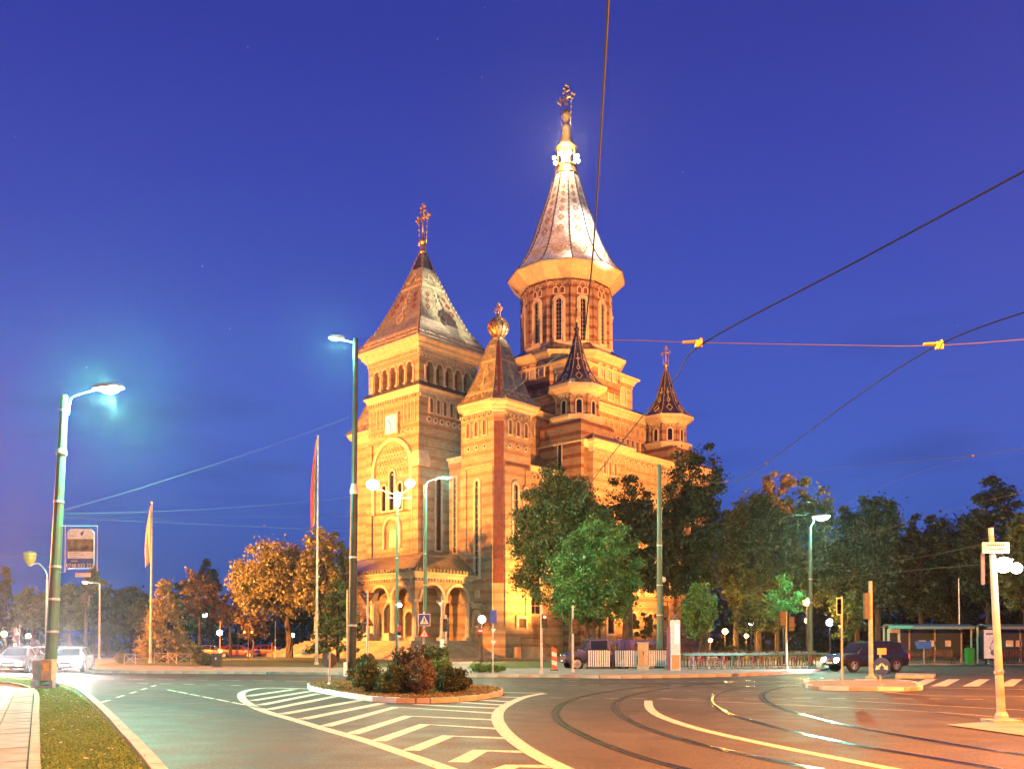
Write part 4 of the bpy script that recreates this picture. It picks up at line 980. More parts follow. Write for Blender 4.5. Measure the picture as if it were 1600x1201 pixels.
flood_mast(CW(20, -66), 20, CW(30, -2, 44), 5e5, 25, 'tall floodlight mast beyond the right edge of the park aimed at the dome')
light('SPOT', CW(20.5, -65.3, 20.4), 3.2e5, SOD, 'wall_floodlight', target=CW(31, -8, 25), angle=36, blend=.6, radius=.25)
SOD2 = (1, .265, .015)
WHT = (1, .93, .82)
light('SPOT', CW(20, -65, 20.8), 1.5e6, WHT, 'spire_floodlight', target=CW(29.5, -4, 56), angle=6, blend=.7, radius=.25)
light('SPOT', CW(19.6, -65, 20.8), 7e5, WHT, 'belfry_streak_spot', target=CW(6, -5, 39.3), angle=7, blend=.7, radius=.25)  # bare white spot added to whiten a streak on the belfry roof
# ---------------------------------------------------------------- trees and shrubs
M_bark = mat('bark', (.075, .055, .04), .9, var=.3, vs=5, bump=1, bs=12, stretch=(1, 1, .3))
LG = leaf_mat('mid_green_leaves', (.035, .065, .014), (.11, .16, .035))
LD = leaf_mat('dark_green_leaves', (.016, .034, .010), (.06, .09, .022))
LY = leaf_mat('yellow_green_leaves', (.08, .08, .022), (.20, .165, .055))
LR = leaf_mat('reddish_leaves', (.05, .034, .018), (.11, .07, .032))
LC = leaf_mat('conifer_needles', (.14, .12, .035), (.32, .26, .08), .15)
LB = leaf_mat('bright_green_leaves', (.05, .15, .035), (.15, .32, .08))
LDR = leaf_mat('dry_brown_needles', (.10, .075, .035), (.2, .15, .075), .15)
def leaves(rng, C, R, n, size, flat=.75):
    """C: clump centres (k,3); R: clump radii; n leaves per clump"""
    k = len(C); idx = np.repeat(np.arange(k), n); N = len(idx)
    d = rng.normal(size=(N, 3)); d /= np.linalg.norm(d, axis=1, keepdims=True)
    rad = rng.uniform(0, 1, N) ** .45
    P = C[idx] + d * (rad * R[idx])[:, None] * np.array([1, 1, flat])
    nrm = d + rng.normal(size=(N, 3)) * .8 + np.array([0, 0, .35]); nrm /= np.linalg.norm(nrm, axis=1, keepdims=True)
    t = np.cross(nrm, rng.normal(size=(N, 3))); t /= np.linalg.norm(t, axis=1, keepdims=True); b = np.cross(nrm, t)
    s = size * rng.uniform(.55, 1.25, N)[:, None]
    V = np.zeros((N, 4, 3)); V[:, 0] = P - t * s; V[:, 1] = P - b * s * .55 + nrm * s * .12; V[:, 2] = P + t * s; V[:, 3] = P + b * s * .55 + nrm * s * .12
    st_ = rng.uniform(0, 1, N) < .13
    V[st_] += (rng.normal(size=(N, 3))[st_] * np.repeat(R, n)[st_][:, None] * .55)[:, None, :]
    return V
def crown_clumps(rng, shape, rx, rz, nc):
    out = []
    lob = rng.normal(size=(9, 3)); lob /= np.linalg.norm(lob, axis=1, keepdims=True); la = rng.uniform(-.22, .22, 9)
    while len(out) < nc:
        d = rng.normal(size=3); d /= np.linalg.norm(d); r = rng.uniform(.15, 1) ** .5
        k = 1 + float((la * np.maximum(0, lob @ d) ** 3).sum())
        if shape == 'cone':
            h = rng.uniform(0, 1) ** 1.25; w = (1 - h) ** .8 * (.55 + .45 * rng.uniform() ** .5) * (.85 + .3 * rng.uniform()); a = rng.uniform(0, 2 * math.pi)
            out.append((math.cos(a) * w * rx, math.sin(a) * w * rx, (h * 2 - 1) * rz, .8 + .2 * (1 - h))); continue
        if shape == 'column':
            h = rng.uniform(-1, 1); w = math.sqrt(max(0, 1 - abs(h) ** 3)) * r; a = rng.uniform(0, 2 * math.pi)
            out.append((math.cos(a) * w * rx, math.sin(a) * w * rx, h * rz, 1)); continue
        z = d[2] * r * k
        if shape == 'round' and z < -.72: continue
        if shape == 'egg': d = d * np.array([1 - .25 * max(0, z), 1 - .25 * max(0, z), 1])
        out.append((d[0] * r * k * rx, d[1] * r * k * rx, z * rz, 1))
    return np.array(out)
def tree(px, Y, top, bot, wpx, label, cat='tree', m=None, shape='round', nc=90, nl=95, ls=.2, seed=1, trunk_r=.22, clump=.23, base_px=None, lean=0, group=None, z0=.1, name='tree', multi=1, hang=0):
    """px, top, bot, wpx: where the crown shows in the photograph; Y its distance"""
    rng = np.random.default_rng(seed); random.seed(seed)
    zt, zb = Zat(top, Y), Zat(bot, Y); rz = (zt - zb) / 2; rx = wpx / 2 / FPX * Y; zc = (zt + zb) / 2 - z0
    X = Xat(px, Y); Xb = Xat(base_px, Y) if base_px else X
    t = empty(name, (Xb, Y, z0), 0, label, cat, group)
    dx = X - Xb
    cl = crown_clumps(rng, shape, rx * .9, rz * .9, nc); C = cl[:, :3] + np.array([dx, 0, zc]); R = np.full(nc, clump * min(rx, rz)) * rng.uniform(.6, 1.35, nc) * cl[:, 3]
    if shape in ('column',): R = np.full(nc, clump * rx * 1.6) * rng.uniform(.6, 1.3, nc)
    V = leaves(rng, C, R, nl, ls, .4 if shape == 'cone' else .72)
    if hang: V[:, :, 2] -= 0
    quads_mesh('crown', V, m or LG, t)
    b = MB(); top_z = zc + rz * (.75 if shape != 'round' else .35)
    for q in range(multi):
        ox = (q - (multi - 1) / 2) * .35
        path = [(ox, 0, 0), (ox * 1.1, 0, top_z * .2), (ox * 1.6 + dx * .25 + random.uniform(-.1, .1), random.uniform(-.1, .1), top_z * .45), (ox * 2 + dx * .6, 0, top_z * .75), (dx + ox * 2, 0, top_z)]
        b.tube([Vector(p) for p in path], trunk_r / (1 + .5 * (multi - 1)), 8, trunk_r * .25)
    if shape != 'cone':
        for k in range(9):
            i = rng.integers(0, nc); e = Vector(C[i]); hz_ = min(top_z * .9, max(zc - rz * .8, e.z - (e - Vector((dx, 0, e.z))).length * .8)); s0 = Vector((dx * hz_ / max(.1, top_z), 0, hz_))
            b.tube([s0, s0.lerp(e, .5) + Vector((0, 0, .15)), e], trunk_r * .42, 6, trunk_r * .08)
    b.build('trunk', M_bark, t)
    return t
R_ = 'trees of the park right of the cathedral'; L_g = 'trees of the park left of the cathedral'
# before the cathedral
tree(880, 74, 716, 958, 198, 'broad leafy tree before the south wall, tallest of those beside the stair tower', m=LG, seed=11, nc=380, nl=120, ls=.14, clump=.16, base_px=893, trunk_r=.3, shape='egg')
tree(925, 63, 800, 1008, 150, 'green lit tree with several thin stems above the blue pickup', m=LB, seed=12, nc=260, nl=110, ls=.12, base_px=928, trunk_r=.26, multi=3, clump=.18)
tree(990, 84, 724, 968, 128, 'dark tree with a thick straight trunk seen against the orange wall', m=LD, seed=13, nc=190, nl=110, ls=.17, base_px=981, trunk_r=.62, clump=.2)
tree(1078, 88, 692, 980, 128, 'tall dark tree close to the east end of the south wall', m=LD, seed=14, nc=260, nl=110, ls=.17, trunk_r=.4, base_px=1100, clump=.2)
tree(1092, 60, 903, 1003, 68, 'small egg shaped tree lit green beside the information column', m=LB, seed=15, nc=90, nl=80, ls=.11, trunk_r=.12, base_px=1093, shape='egg', clump=.3)
tree(1008, 92, 950, 1004, 44, 'low bush of thin twigs against the orange wall', 'bush', m=LD, seed=16, nc=22, nl=60, ls=.16, trunk_r=.1, name='bush')
# park on the right
for i, (px, Y, tp, bt_, w, m_, lb) in enumerate([
    (1185, 92, 730, 985, 140, LG, 'tall amber lit tree just right of the cathedral east end'),
    (1215, 104, 722, 960, 80, LY, 'slender tree whose tip stands out yellow above its neighbours'),
    (1265, 90, 742, 985, 120, LG, 'broad tree behind the green street lamp'),
    (1340, 96, 776, 990, 95, LD, 'dark tree right of the green street lamp'),
    (1372, 84, 732, 1000, 100, LD, 'tallest dark tree right of the green street lamp'),
    (1440, 88, 788, 1000, 95, LD, 'dark tree behind the left half of the tram shelter'),
    (1492, 98, 842, 1000, 90, LD, 'lower dark tree in the gap between two taller crowns'),
    (1150, 96, 765, 990, 70, LD, 'dark tree squeezed against the cathedral east end'),
    (1545, 84, 722, 985, 120, LD, 'high spreading tree behind the white globe lamps'),
    (1605, 74, 775, 990, 110, LG, 'tree at the right edge behind the second shelter'),
    (1660, 86, 720, 985, 110, LD, 'tree just beyond the right edge of the park'),
    (1500, 112, 800, 1000, 130, LD, 'far dark tree closing the view behind the shelters')]):
    tree(px, Y, tp, bt_, w, lb, m=m_, seed=30 + i, nc=170, nl=80, ls=.2, trunk_r=.35, group=R_, clump=.2)
tree(1225, 66, 900, 975, 70, 'small light green tree behind the traffic light of the bicycle stand', m=LB, seed=51, nc=26, nl=70, ls=.12, trunk_r=.1, clump=.3)
tree(1325, 72, 925, 1010, 70, 'low green tree by the white park lamp', m=LG, seed=52, nc=40, nl=60, ls=.16, trunk_r=.12)
tree(1180, 78, 925, 1000, 90, 'low tree before the park trunks left of the traffic light', m=LG, seed=53, nc=50, nl=60, ls=.16, trunk_r=.12)
for i, px in enumerate((1205, 1238, 1285, 1308)):
    X, Y = Xat(px, 86 + i * 3), 86 + i * 3
# left side
tree(432, 92, 826, 985, 150, 'large golden lit tree left of the flag of three colours', m=LY, seed=61, nc=220, nl=100, ls=.18, clump=.19, trunk_r=.42, base_px=452, group=L_g)
tree(508, 84, 826, 985, 90, 'golden lit tree between the flagpole and the dark lamp post', m=LY, seed=62, nc=170, nl=90, ls=.17, clump=.2, trunk_r=.28, group=L_g)
tree(528, 70, 905, 1022, 95, 'yellow green spreading conifer beside the round sign', m=LG, seed=63, nc=90, nl=90, ls=.15, trunk_r=.16, group=L_g, shape='cone')
tree(257, 74, 900, 1033, 88, 'amber lit conifer standing behind the left flagpole', 'conifer', m=LC, seed=64, nc=210, nl=70, ls=.13, trunk_r=.18, shape='cone', name='conifer')
tree(312, 96, 890, 985, 62, 'thin reddish tree with an open crown', m=LR, seed=65, nc=45, nl=60, ls=.18, trunk_r=.2, group=L_g)
tree(325, 150, 872, 985, 32, 'narrow dark poplar rising behind the reddish tree', 'poplar', m=LD, seed=66, nc=60, nl=80, ls=.35, trunk_r=.3, shape='column', name='poplar')
tree(360, 98, 922, 985, 60, 'low brownish tree left of the large golden tree', m=LR, seed=67, nc=50, nl=60, ls=.2, trunk_r=.2, group=L_g)
tree(395, 90, 955, 1005, 60, 'small brown tree near the parked red cars', m=LR, seed=68, nc=40, nl=60, ls=.16, trunk_r=.13, group=L_g)
for i, (px, Y, tp, bt_, w, m_, sh, lb) in enumerate([
    (8, 120, 882, 1000, 42, LD, 'cone', 'dark pointed fir at the left edge'), (52, 112, 912, 1000, 70, LG, 'round', 'rounded tree left of the tall tram pole'),
    (108, 106, 905, 1000, 62, LG, 'round', 'dim tree just right of the tall tram pole'), (145, 122, 880, 985, 44, LY, 'egg', 'narrow amber topped tree behind the small street lamp'),
    (168, 116, 915, 1005, 70, LD, 'round', 'dark tree right of the small street lamp'), (205, 128, 910, 1000, 62, LD, 'round', 'dark tree in the middle of the far left row'),
    (-40, 100, 905, 1005, 70, LD, 'round', 'dark tree just beyond the left edge'), (228, 112, 925, 1000, 50, LG, 'round', 'dim tree close behind the conifer'),
    (292, 125, 905, 1000, 60, LD, 'round', 'dark tree behind the thin reddish tree'), (470, 118, 905, 1000, 80, LD, 'round', 'dark tree seen under the golden crowns')]):
    tree(px, Y, tp, bt_, w, lb, m=m_, seed=80 + i, nc=90, nl=75, ls=.27, trunk_r=.3, shape=sh, group='far trees on the left')
# dark wood behind everything
rng = np.random.default_rng(5); C = []; Rr = []
for px in range(-160, 560, 9): Y = 165 + rng.uniform(-10, 10); C.append((Xat(px, Y), Y, rng.uniform(1, 7))); Rr.append(rng.uniform(2.2, 4))
for px in range(1120, 1780, 7):
    for zz in (3, 9, 15): Y = 150 + rng.uniform(-10, 10); C.append((Xat(px, Y), Y, zz + rng.uniform(-3, 3))); Rr.append(rng.uniform(2.5, 4.2))
tag(quads_mesh('far_wood', leaves(rng, np.array(C), np.array(Rr), 130, .55), LD), 'dark mass of far trees that closes the view behind the park', 'wood', kind='stuff')
# shrubs of the traffic island
def shrub(px, Y, top, wpx, label, m, seed, nc=45, nl=90, ls=.045, cat='shrub', z0=.12, dz=1, shape='round', name='shrub', group='shrubs on the planted traffic island', clump=.3, spiky=0):
    rng = np.random.default_rng(seed); h = Zat(top, Y) - z0; rx = wpx / 2 / FPX * Y; X = Xat(px, Y)
    t = empty(name, (X, Y, z0), 0, label, cat, group)
    cl = crown_clumps(rng, 'egg', rx * .88, h * .5, nc); C = cl[:, :3] + np.array([0, 0, h * .5]); C[:, 2] = np.maximum(C[:, 2], .12)
    R = np.full(nc, clump * min(rx, h * .55)) * rng.uniform(.6, 1.3, nc)
    if spiky:
        k = spiky; a = rng.uniform(0, 2 * math.pi, k); rr = rng.uniform(.1, 1, k) ** .6 * rx; tip = np.c_[np.cos(a) * rr, np.sin(a) * rr, h * rng.uniform(.55, 1.0, k)]
        fr_ = rng.uniform(.25, 1, (k, 14)); C = (tip[:, None, :] * fr_[:, :, None]).reshape(-1, 3); R = np.full(len(C), .07); nl = 7
    V = leaves(rng, C, R, nl, ls, .8); V[:, :, 2] = np.maximum(V[:, :, 2], .02); quads_mesh('foliage', V, m, t)
    b = MB()
    for k in range(7):
        e = C[rng.integers(0, len(C))]; b.tube([(0, 0, 0), (e[0] * .4, e[1] * .4, e[2] * .6), tuple(e)], .018, 5, .008)
    b.build('stem', M_bark, t)
shrub(572, 27.5, 1022, 56, 'dark green leafy shrub left end of the island beside the lamp post', LG, 1, 70, 120, .04)
shrub(612, 26.2, 1040, 52, 'lighter green shrub at the front of the island', LG, 2, 70, 120, .04)
shrub(655, 26.0, 1028, 62, 'brown tinged dry conifer shrub in the middle of the island', LDR, 3, 80, 120, .035, clump=.26)
shrub(632, 26.4, 1046, 46, 'small dark shrub between the front green one and the brown one', LD, 33, 60, 110, .04)
shrub(640, 29.0, 1008, 62, 'tall reddish feathery shrub at the back of the island', LR, 4, spiky=90, ls=.05)
shrub(682, 29.3, 1004, 46, 'tall feathery green shrub at the back right of the island', LG, 5, spiky=80, ls=.045)
shrub(690, 27.2, 1022, 40, 'bright green rounded shrub lit by the lamp', LB, 6, 60, 110, .035)
shrub(707, 26.8, 1042, 66, 'low dark green shrub at the right end of the island', LD, 7, 80, 120, .04)
for i, (px, tp) in enumerate(((748, 1036), (765, 1038), (778, 1040))):
    shrub(px, 46 + i * .4, tp, 30, ['light green hedge bush nearest the island right of its shrubs', 'middle light green hedge bush of three', 'light green hedge bush nearest the sign poles'][i], LB, 20 + i, 40, 80, .07, 'hedge bush', group='hedge bushes behind the island', name='hedge_bush')
for i, (px, Y, tp, w) in enumerate(((189, 66, 1019, 20), (322, 60, 1020, 26))):
    shrub(px, Y, tp, w, ['clipped round bush on the far left lawn', 'clipped round bush beside the litter bin'][i], LY, 40 + i, 60, 120, .05, 'bush', group='clipped round bushes', name='round_bush', clump=.32)
shrub(300, 86, 1005, 46, 'low green bush behind the amber conifer', LD, 44, 40, 80, .12, 'bush', group='bushes in the park', name='bush')
shrub(1145, 80, 1010, 60, 'low bush in the park behind the bicycles', LD, 45, 40, 80, .12, 'bush', group='bushes in the park', name='bush')
# ---------------------------------------------------------------- poles, lamps, signs
M_pg = mat('green_pole_paint', (.05, .19, .14), .5, .2, var=.25, vs=2.2, bump=.15, bs=20, col2=(.09, .12, .08))
M_pd = mat('dark_pole_paint', (.018, .024, .022), .45, .3, var=.3, vs=2)
M_py = mat('pale_pole_paint', (.5, .48, .42), .6, .1, var=.2, vs=2.5)
M_gal = mat('galvanised_steel', (.42, .43, .42), .45, .6, var=.15, vs=4)
M_white = mat('white_enamel', (.75, .75, .73), .4)
M_black = mat('black_plastic', (.018, .018, .02), .4)
M_blue = mat('sign_blue', (.02, .07, .36), .4); M_sred = mat('sign_red', (.5, .02, .02), .4)
M_back = mat('sign_back', (.10, .10, .09), .6, .3)
M_rust = mat('rusty_brown', (.15, .07, .035), .8, var=.3)
M_teal = lamp_mat('cool_green_lamp', (.55, 1, .85), 30); M_warm = lamp_mat('warm_white_lamp', (1, .86, .6), 24); M_cold = lamp_mat('cold_white_lamp', (.85, .92, 1), 26)
M_org = lamp_mat('orange_park_lamp', (1, .45, .1), 18)
TEAL = (.25, 1, .66); WARM = (1, .80, .5); COLD = (.8, .9, 1); ORA = (1, .42, .08)
def pole(t, h, r, r1=None, m=None, collar=(), lean=(0, 0), base=True, name='pole'):
    b = MB(); r1 = r1 or r * .7; lx, ly = lean
    if base: b.lathe(0, 0, [(r * 1.5, 0), (r * 1.5, .12), (r * 1.05, .2)], 12)
    P = []; n = 6
    b.tube([(lx * h * k / n, ly * h * k / n, h * k / n) for k in range(n + 1)], r, 14, r1)
    o = b.build(name, m or M_pg, t, smooth=False)
    for z in collar:
        q = r + (r1 - r) * z / h; MB().lathe(lx * z, ly * z, [(q + .006, z - .04), (q + .018, z - .03), (q + .018, z + .03), (q + .006, z + .04)], 14).build('collar', M_gal, t)
    return o
def lamp_head(t, x, y, z, dx, dy, m, L_=.75, w=.3, name='lamp_head'):
    """flat street lamp housing with a glowing bowl below, pointing along (dx, dy)"""
    a = math.atan2(dy, dx); b = MB()
    b.rings([[(0, -w * .25, .0), (0, w * .25, 0), (0, w * .25, .1), (0, -w * .25, .1)], [(L_ * .3, -w / 2, 0), (L_ * .3, w / 2, 0), (L_ * .3, w * .4, .15), (L_ * .3, -w * .4, .15)],
             [(L_ * .85, -w / 2, 0), (L_ * .85, w / 2, 0), (L_ * .85, w * .35, .12), (L_ * .85, -w * .35, .12)], [(L_, -w * .3, .0), (L_, w * .3, 0), (L_, w * .2, .06), (L_, -w * .2, .06)]])
    o = b.build(name, M_gal, t); o.location = (x, y, z); o.rotation_euler = (0, -.08, a)
    if m:
        q = MB().sphere((L_ * .58, 0, -.01), w * .42, 12, 8, .75); q.v = [(p[0] if 1 else 0, p[1], min(p[2], -.003)) for p in q.v]
        q.v = [(L_ * .58 + (p[0] - L_ * .58) * 1.6, p[1], p[2]) for p in q.v]; q.build('glowing_bowl', m, o, smooth=True)
    return o
# 1 tall tram pole on the near left
X, Y = G(77, 1079); h = Zat(618, Y)
t = empty('street_lamp', (X, Y, .1), 0, 'tall green tram pole with a glaring green white lamp, beside the verge path', 'street lamp')
pole(t, h - .1, .20, .125, M_pg, (1.9, 3.0, 4.1, 6.3, 9.4), (.043, 0)); MB().lathe(0.043 * 8.2, 0, [(.17, 7.9), (.185, 7.95), (.15, 8.1)], 14).build('joint', M_gal, t)
lx = .043 * (h - .5)
b = MB(); b.tube(crm([(lx + .16, 0, h - .75), (lx + .2, 0, h - .35), (lx + .33, 0, h - .12), (lx + 1.1, 0, h + .12)], 5), .032, 8); b.build('arm', M_gal, t)
lamp_head(t, lx + 1.0, 0, h + .1, 1, 0, M_teal, 1.0, .5)
MB().box(-.42, -.19, -.3, .1, .12, .95).build('control_box', mat('box_grey', (.36, .33, .26), .6), t)
bx = MB().box(.03, .38, -.62, -.24, .28, .98).build('meter_box', mat('box_beige', (.42, .33, .18), .6), t); MB().box(.12, .3, -.63, -.622, .6, .85).build('warning_plate', mat('yellow_plate', (.7, .5, .05), .5), bx)
b = MB(); 
b.box(-.36, .36, -.5, -.3, 0, .1)
for q in (-.35, .24): b.box(q, q + .12, -.5, -.3, .1, .28)
b.build('box_base', M_gal, t)
light('POINT', (X + lx + 1.5, Y, h - .12), 15000, TEAL, 'street_light', radius=.2)
# advertising banner hung from it
zt_, zb_ = Zat(826, Y), Zat(888, Y); x0, x1 = Xat(103, Y), Xat(146, Y)
s = empty('advertising_sign', (x0, Y - .02, zb_), 0, 'small lit advertising panel hung from the tall green tram pole', 'sign')
w_, h_ = x1 - x0, zt_ - zb_
pts = [(0.05, .0), (w_ - .1, .0), (w_, .12), (w_, h_ - .12), (w_ - .12, h_), (.12, h_), (.02, h_ - .12)]
MB().prism([(a_, -.02, c_) for a_, c_ in pts], (0, .04, 0)).build('panel', mat('panel_white', (.62, .72, .68), .5, emit=(.6, .9, .8), es=.12), s)
b = MB()
b.tube([(-.5, 0, h_ + .1), (w_ + .1, 0, h_ + .1), (w_ + .1, 0, -.1)], .015, 5); b.tube([(-.5, 0, -.12), (-.06, 0, -.12), (-.06, 0, h_ + .1)], .015, 5); b.build('bracket', M_gal, s)
MB().box(.03, w_ - .02, -.026, -.0205, .0, .34).build('blue_band', mat('print_blue', (.05, .14, .42), .5), s)
MB().box(.03, w_ - .02, -.026, -.0205, .58, 1.0).build('photo_print', mat('photo_print', (.06, .06, .03), .5, var=.3, vs=4, col2=(.35, .33, .22)), s)
text_obj('0748 033 222', .17, M_white, s, upright(w_ / 2, -.028, .1)); text_obj('www.', .1, M_white, s, upright(w_ * .3, -.028, .26))
b = MB()
for k, (a_, e_) in enumerate(((.1, .5), (.1, .62), (.1, .4))): b.box(a_, e_, -.025, -.021, .52 - k * .07, .535 - k * .07)
b.box(.1, .35, -.025, -.021, 1.1, 1.12); b.build('small_print', mat('print_grey', (.2, .25, .3), .5), s)
b = MB()
for q in (0, .45): b.prism([(.45 + q * .6, -.025, 1.2 - q), (.6 + q * .6, -.025, 1.28 - q), (.52 + q * .6, -.025, 1.1 - q)], (0, .004, 0))
b.build('emblem', mat('print_dark_blue', (.03, .06, .2), .5), s)
MB().box(.3, .8, -.02, .02, -.28, -.14).build('name_plate', M_white, s)
# generic single-arm street lamps
def street_lamp(bx_, by, hx, hy, Y, label, lm, r=.1, m=None, energy=0, col=WARM, L_=.8, tgt=None, base_z=.1, w=.34, cat='street lamp', r1=None):
    """bx_: pixel column of the pole, by: its top; (hx, hy): the lamp head"""
    X = Xat(bx_, Y); h = Zat(by, Y) - base_z; t = empty('street_lamp', (X, Y, base_z), 0, label, cat)
    pole(t, h, r, r1 or r * .65, m or M_pg, (h * .45, h * .62)); sx = 1 if hx > bx_ else -1; ex = Xat(hx, Y) - X; ez = Zat(hy, Y) - base_z
    MB().tube(crm([(0, 0, h - .2), (sx * .05, 0, h + .02), (sx * .25, 0, (h + ez) / 2 + .05), (ex - sx * L_ * .5, 0, ez)], 4), .035, 6).build('arm', M_gal, t)
    lamp_head(t, ex - sx * L_ * .5, 0, ez, sx, 0, lm, L_, w)
    if energy: light('POINT', (X + ex, Y, base_z + ez - .3), energy, col, 'street_light', radius=.2)
    return t
street_lamp(155, 912, 133, 910, 89, 'small lit street lamp before the dark trees on the far left', M_teal, .09, M_py, 1500, TEAL)
M_dim = lamp_mat('dim_lamp', (.6, .85, .8), 3)
# black post on the island: thick below, slim above
X, Y = G(550, 1068); h = Zat(530, Y)
t = empty('street_lamp', (X, Y, .12), 0, 'very tall dark post on the planted island with a short lamp arm at its top', 'street lamp')
pole(t, h * .55, .165, .15, M_pd, (2.2, 4.9), (.008, 0)); b = MB(); b.tube([(.008 * h * .55, 0, h * .55), (.008 * h, 0, h - .1)], .115, 12, .10); b.build('upper_pole', M_pd, t); MB().lathe(.008 * h * .55, 0, [(.16, h * .54), (.175, h * .55), (.12, h * .57)], 12).build('joint', M_gal, t)
MB().tube([(.1, 0, h - .25), (-.05, 0, h - .22), (-.75, 0, h - .06)], .04, 6).build('arm', M_gal, t); lamp_head(t, -.35, 0, h - .12, -1, 0, M_teal, .62, .2); light('POINT', (X - .75, Y, h - .3), 3000, TEAL, 'street_light', radius=.15)
MB().tube([(-.17, -.12, .2), (-.17, -.12, 3.6)], .035, 6).build('cable_duct', M_gal, t); MB().box(-.3, -.16, -.22, -.02, .2, .75).build('white_box', M_white, t)
# twin lamp in front of the facade
Yt = 58; X = Xat(620, Yt); h = Zat(770, Yt)
t = empty('street_lamp', (X, Yt, .12), 0, 'twin armed lamp with two blinding warm globes before the belfry', 'street lamp')
pole(t, h, .11, .08, M_pg, (4, 7)); b = MB(); zc_ = Zat(760, Yt) - .12
b.tube([(Xat(584, Yt) - X, 0, zc_ - .1), (-.3, 0, zc_ - .45), (0, 0, h - .3), (.3, 0, zc_ - .5), (Xat(638, Yt) - X, 0, zc_ - .1)], .035, 6); b.build('arms', M_gal, t)
MB().box(-.18, .18, -.06, .06, h - 1.0, h - .1).build('floodlight_frame', M_white, t); MB().tube([(-.6, 0, zc_ - .75), (.9, 0, zc_ - .75)], .03, 5).build('crossbar', M_gal, t)
for px_, py_, r_ in ((582, 757, .42), (640, 755, .32)):
    MB().sphere((Xat(px_, Yt) - X, 0, Zat(py_, Yt) - .12), r_, 14, 10, .8).build('globe', M_warm, t, smooth=True)
    light('POINT', (Xat(px_, Yt), Yt - .6, Zat(py_, Yt)), 3500, (1, .62, .28), 'street_light', radius=.3)
MB().sphere((.2, -.1, Zat(945, Yt) - .12), .13, 10, 8).build('small_lamp', M_cold, t, smooth=True)
street_lamp(664, 757, 696, 747, 56, 'green post with a dim slanting lamp arm and an added teal light before the porch', M_dim, .14, M_pg, 6000, TEAL, L_=.9, w=.2)  # strong teal light added at this arm to green the trees nearby
street_lamp(1267, 822, 1284, 808, 62, 'teal post with a glaring green street lamp above the bicycles', M_teal, .16, M_pg, 9000, TEAL, L_=1.2, w=.8, r1=.09)
# plain green tram pole in the middle
X, Y = Xat(1031, 54), 54.0; h = Zat(731, Y)
t = empty('tram_pole', (X, Y, .12), 0, 'plain green tram pole between the beige cabinet and the information column', 'pole'); pole(t, h, .2, .13, M_pg, (3.2, 5.0, 7.4)); MB().lathe(0, 0, [(.1, h), (.14, h + .03), (.02, h + .12)], 10).build('cap', M_pg, t)
# yellow lit posts on the right
X, Y = G(1361, 1064); h = Zat(912, Y); t = empty('traffic_post', (X, Y, .12), 0, 'bare pale post on the small right island behind the blue arrow sign', 'post'); pole(t, h, .10, .075, M_py, (h * .45,)); MB().lathe(0, 0, [(.24, 0), (.26, .06), (.14, .14)], 8).build('foot', M_py, t)
b = MB().box(-.28, -.1, -.1, .1, h - 1.6, h - .5); b.build('signal_housing', M_back, t)
X, Y = G(1565, 1128); h = Zat(868, Y)
t = empty('platform_post', (X, Y, .02), 0, 'leaning pale post at the lower right carrying a stop board and two white lamps', 'post'); LNX = -.045
pole(t, h, .085, .06, M_py, (1.0,), (LNX, 0)); MB().tube([(LNX * (h - .15), 0, h - .15), (LNX * (h + .75), 0, Zat(826, Y))], .05, 10).build('upper_pole', M_py, t)
zc_ = Zat(857, Y); xo = Xat(1554, Y) - X
b_ = MB().box(xo - .27, xo + .27, -.12, -.08, zc_ - .12, zc_ + .1).build('stop_board', mat('board_yellow', (.62, .50, .30), .5), t)
b = MB()
for k in range(9): b.box(xo - .18 + k * .04, xo - .155 + k * .04, -.126, -.121, zc_ + .02, zc_ + .06)
b.box(xo - .15, xo + .18, -.126, -.121, zc_ - .06, zc_ - .04); b.build('print', M_black, b_)
MB().box(xo - .25, xo - .18, -.02, .02, zc_ - .75, zc_ - .12).build('strip_plate', M_rust, t)
for px_, py_, r_ in ((1562, 885, .16), (1582, 890, .11)):
    xx, zz = Xat(px_, Y) - X, Zat(py_, Y); o = MB().sphere((xx, -.2, zz), r_, 12, 8).build('lamp_globe', M_cold, t, smooth=True)
    light('POINT', (X + xx, Y - .35, zz), 90, COLD, 'platform_light', radius=.1)
MB().tube([(xo + .02, -.02, zc_ - .25), (xo + .3, -.2, zc_ - .25)], .02, 5).build('bracket', M_gal, t)
MB().loft(rect(-.3, .3, -.25, .25), [(0, -.02), (0, .04)]).build('foot_plate', M_kerb, t)
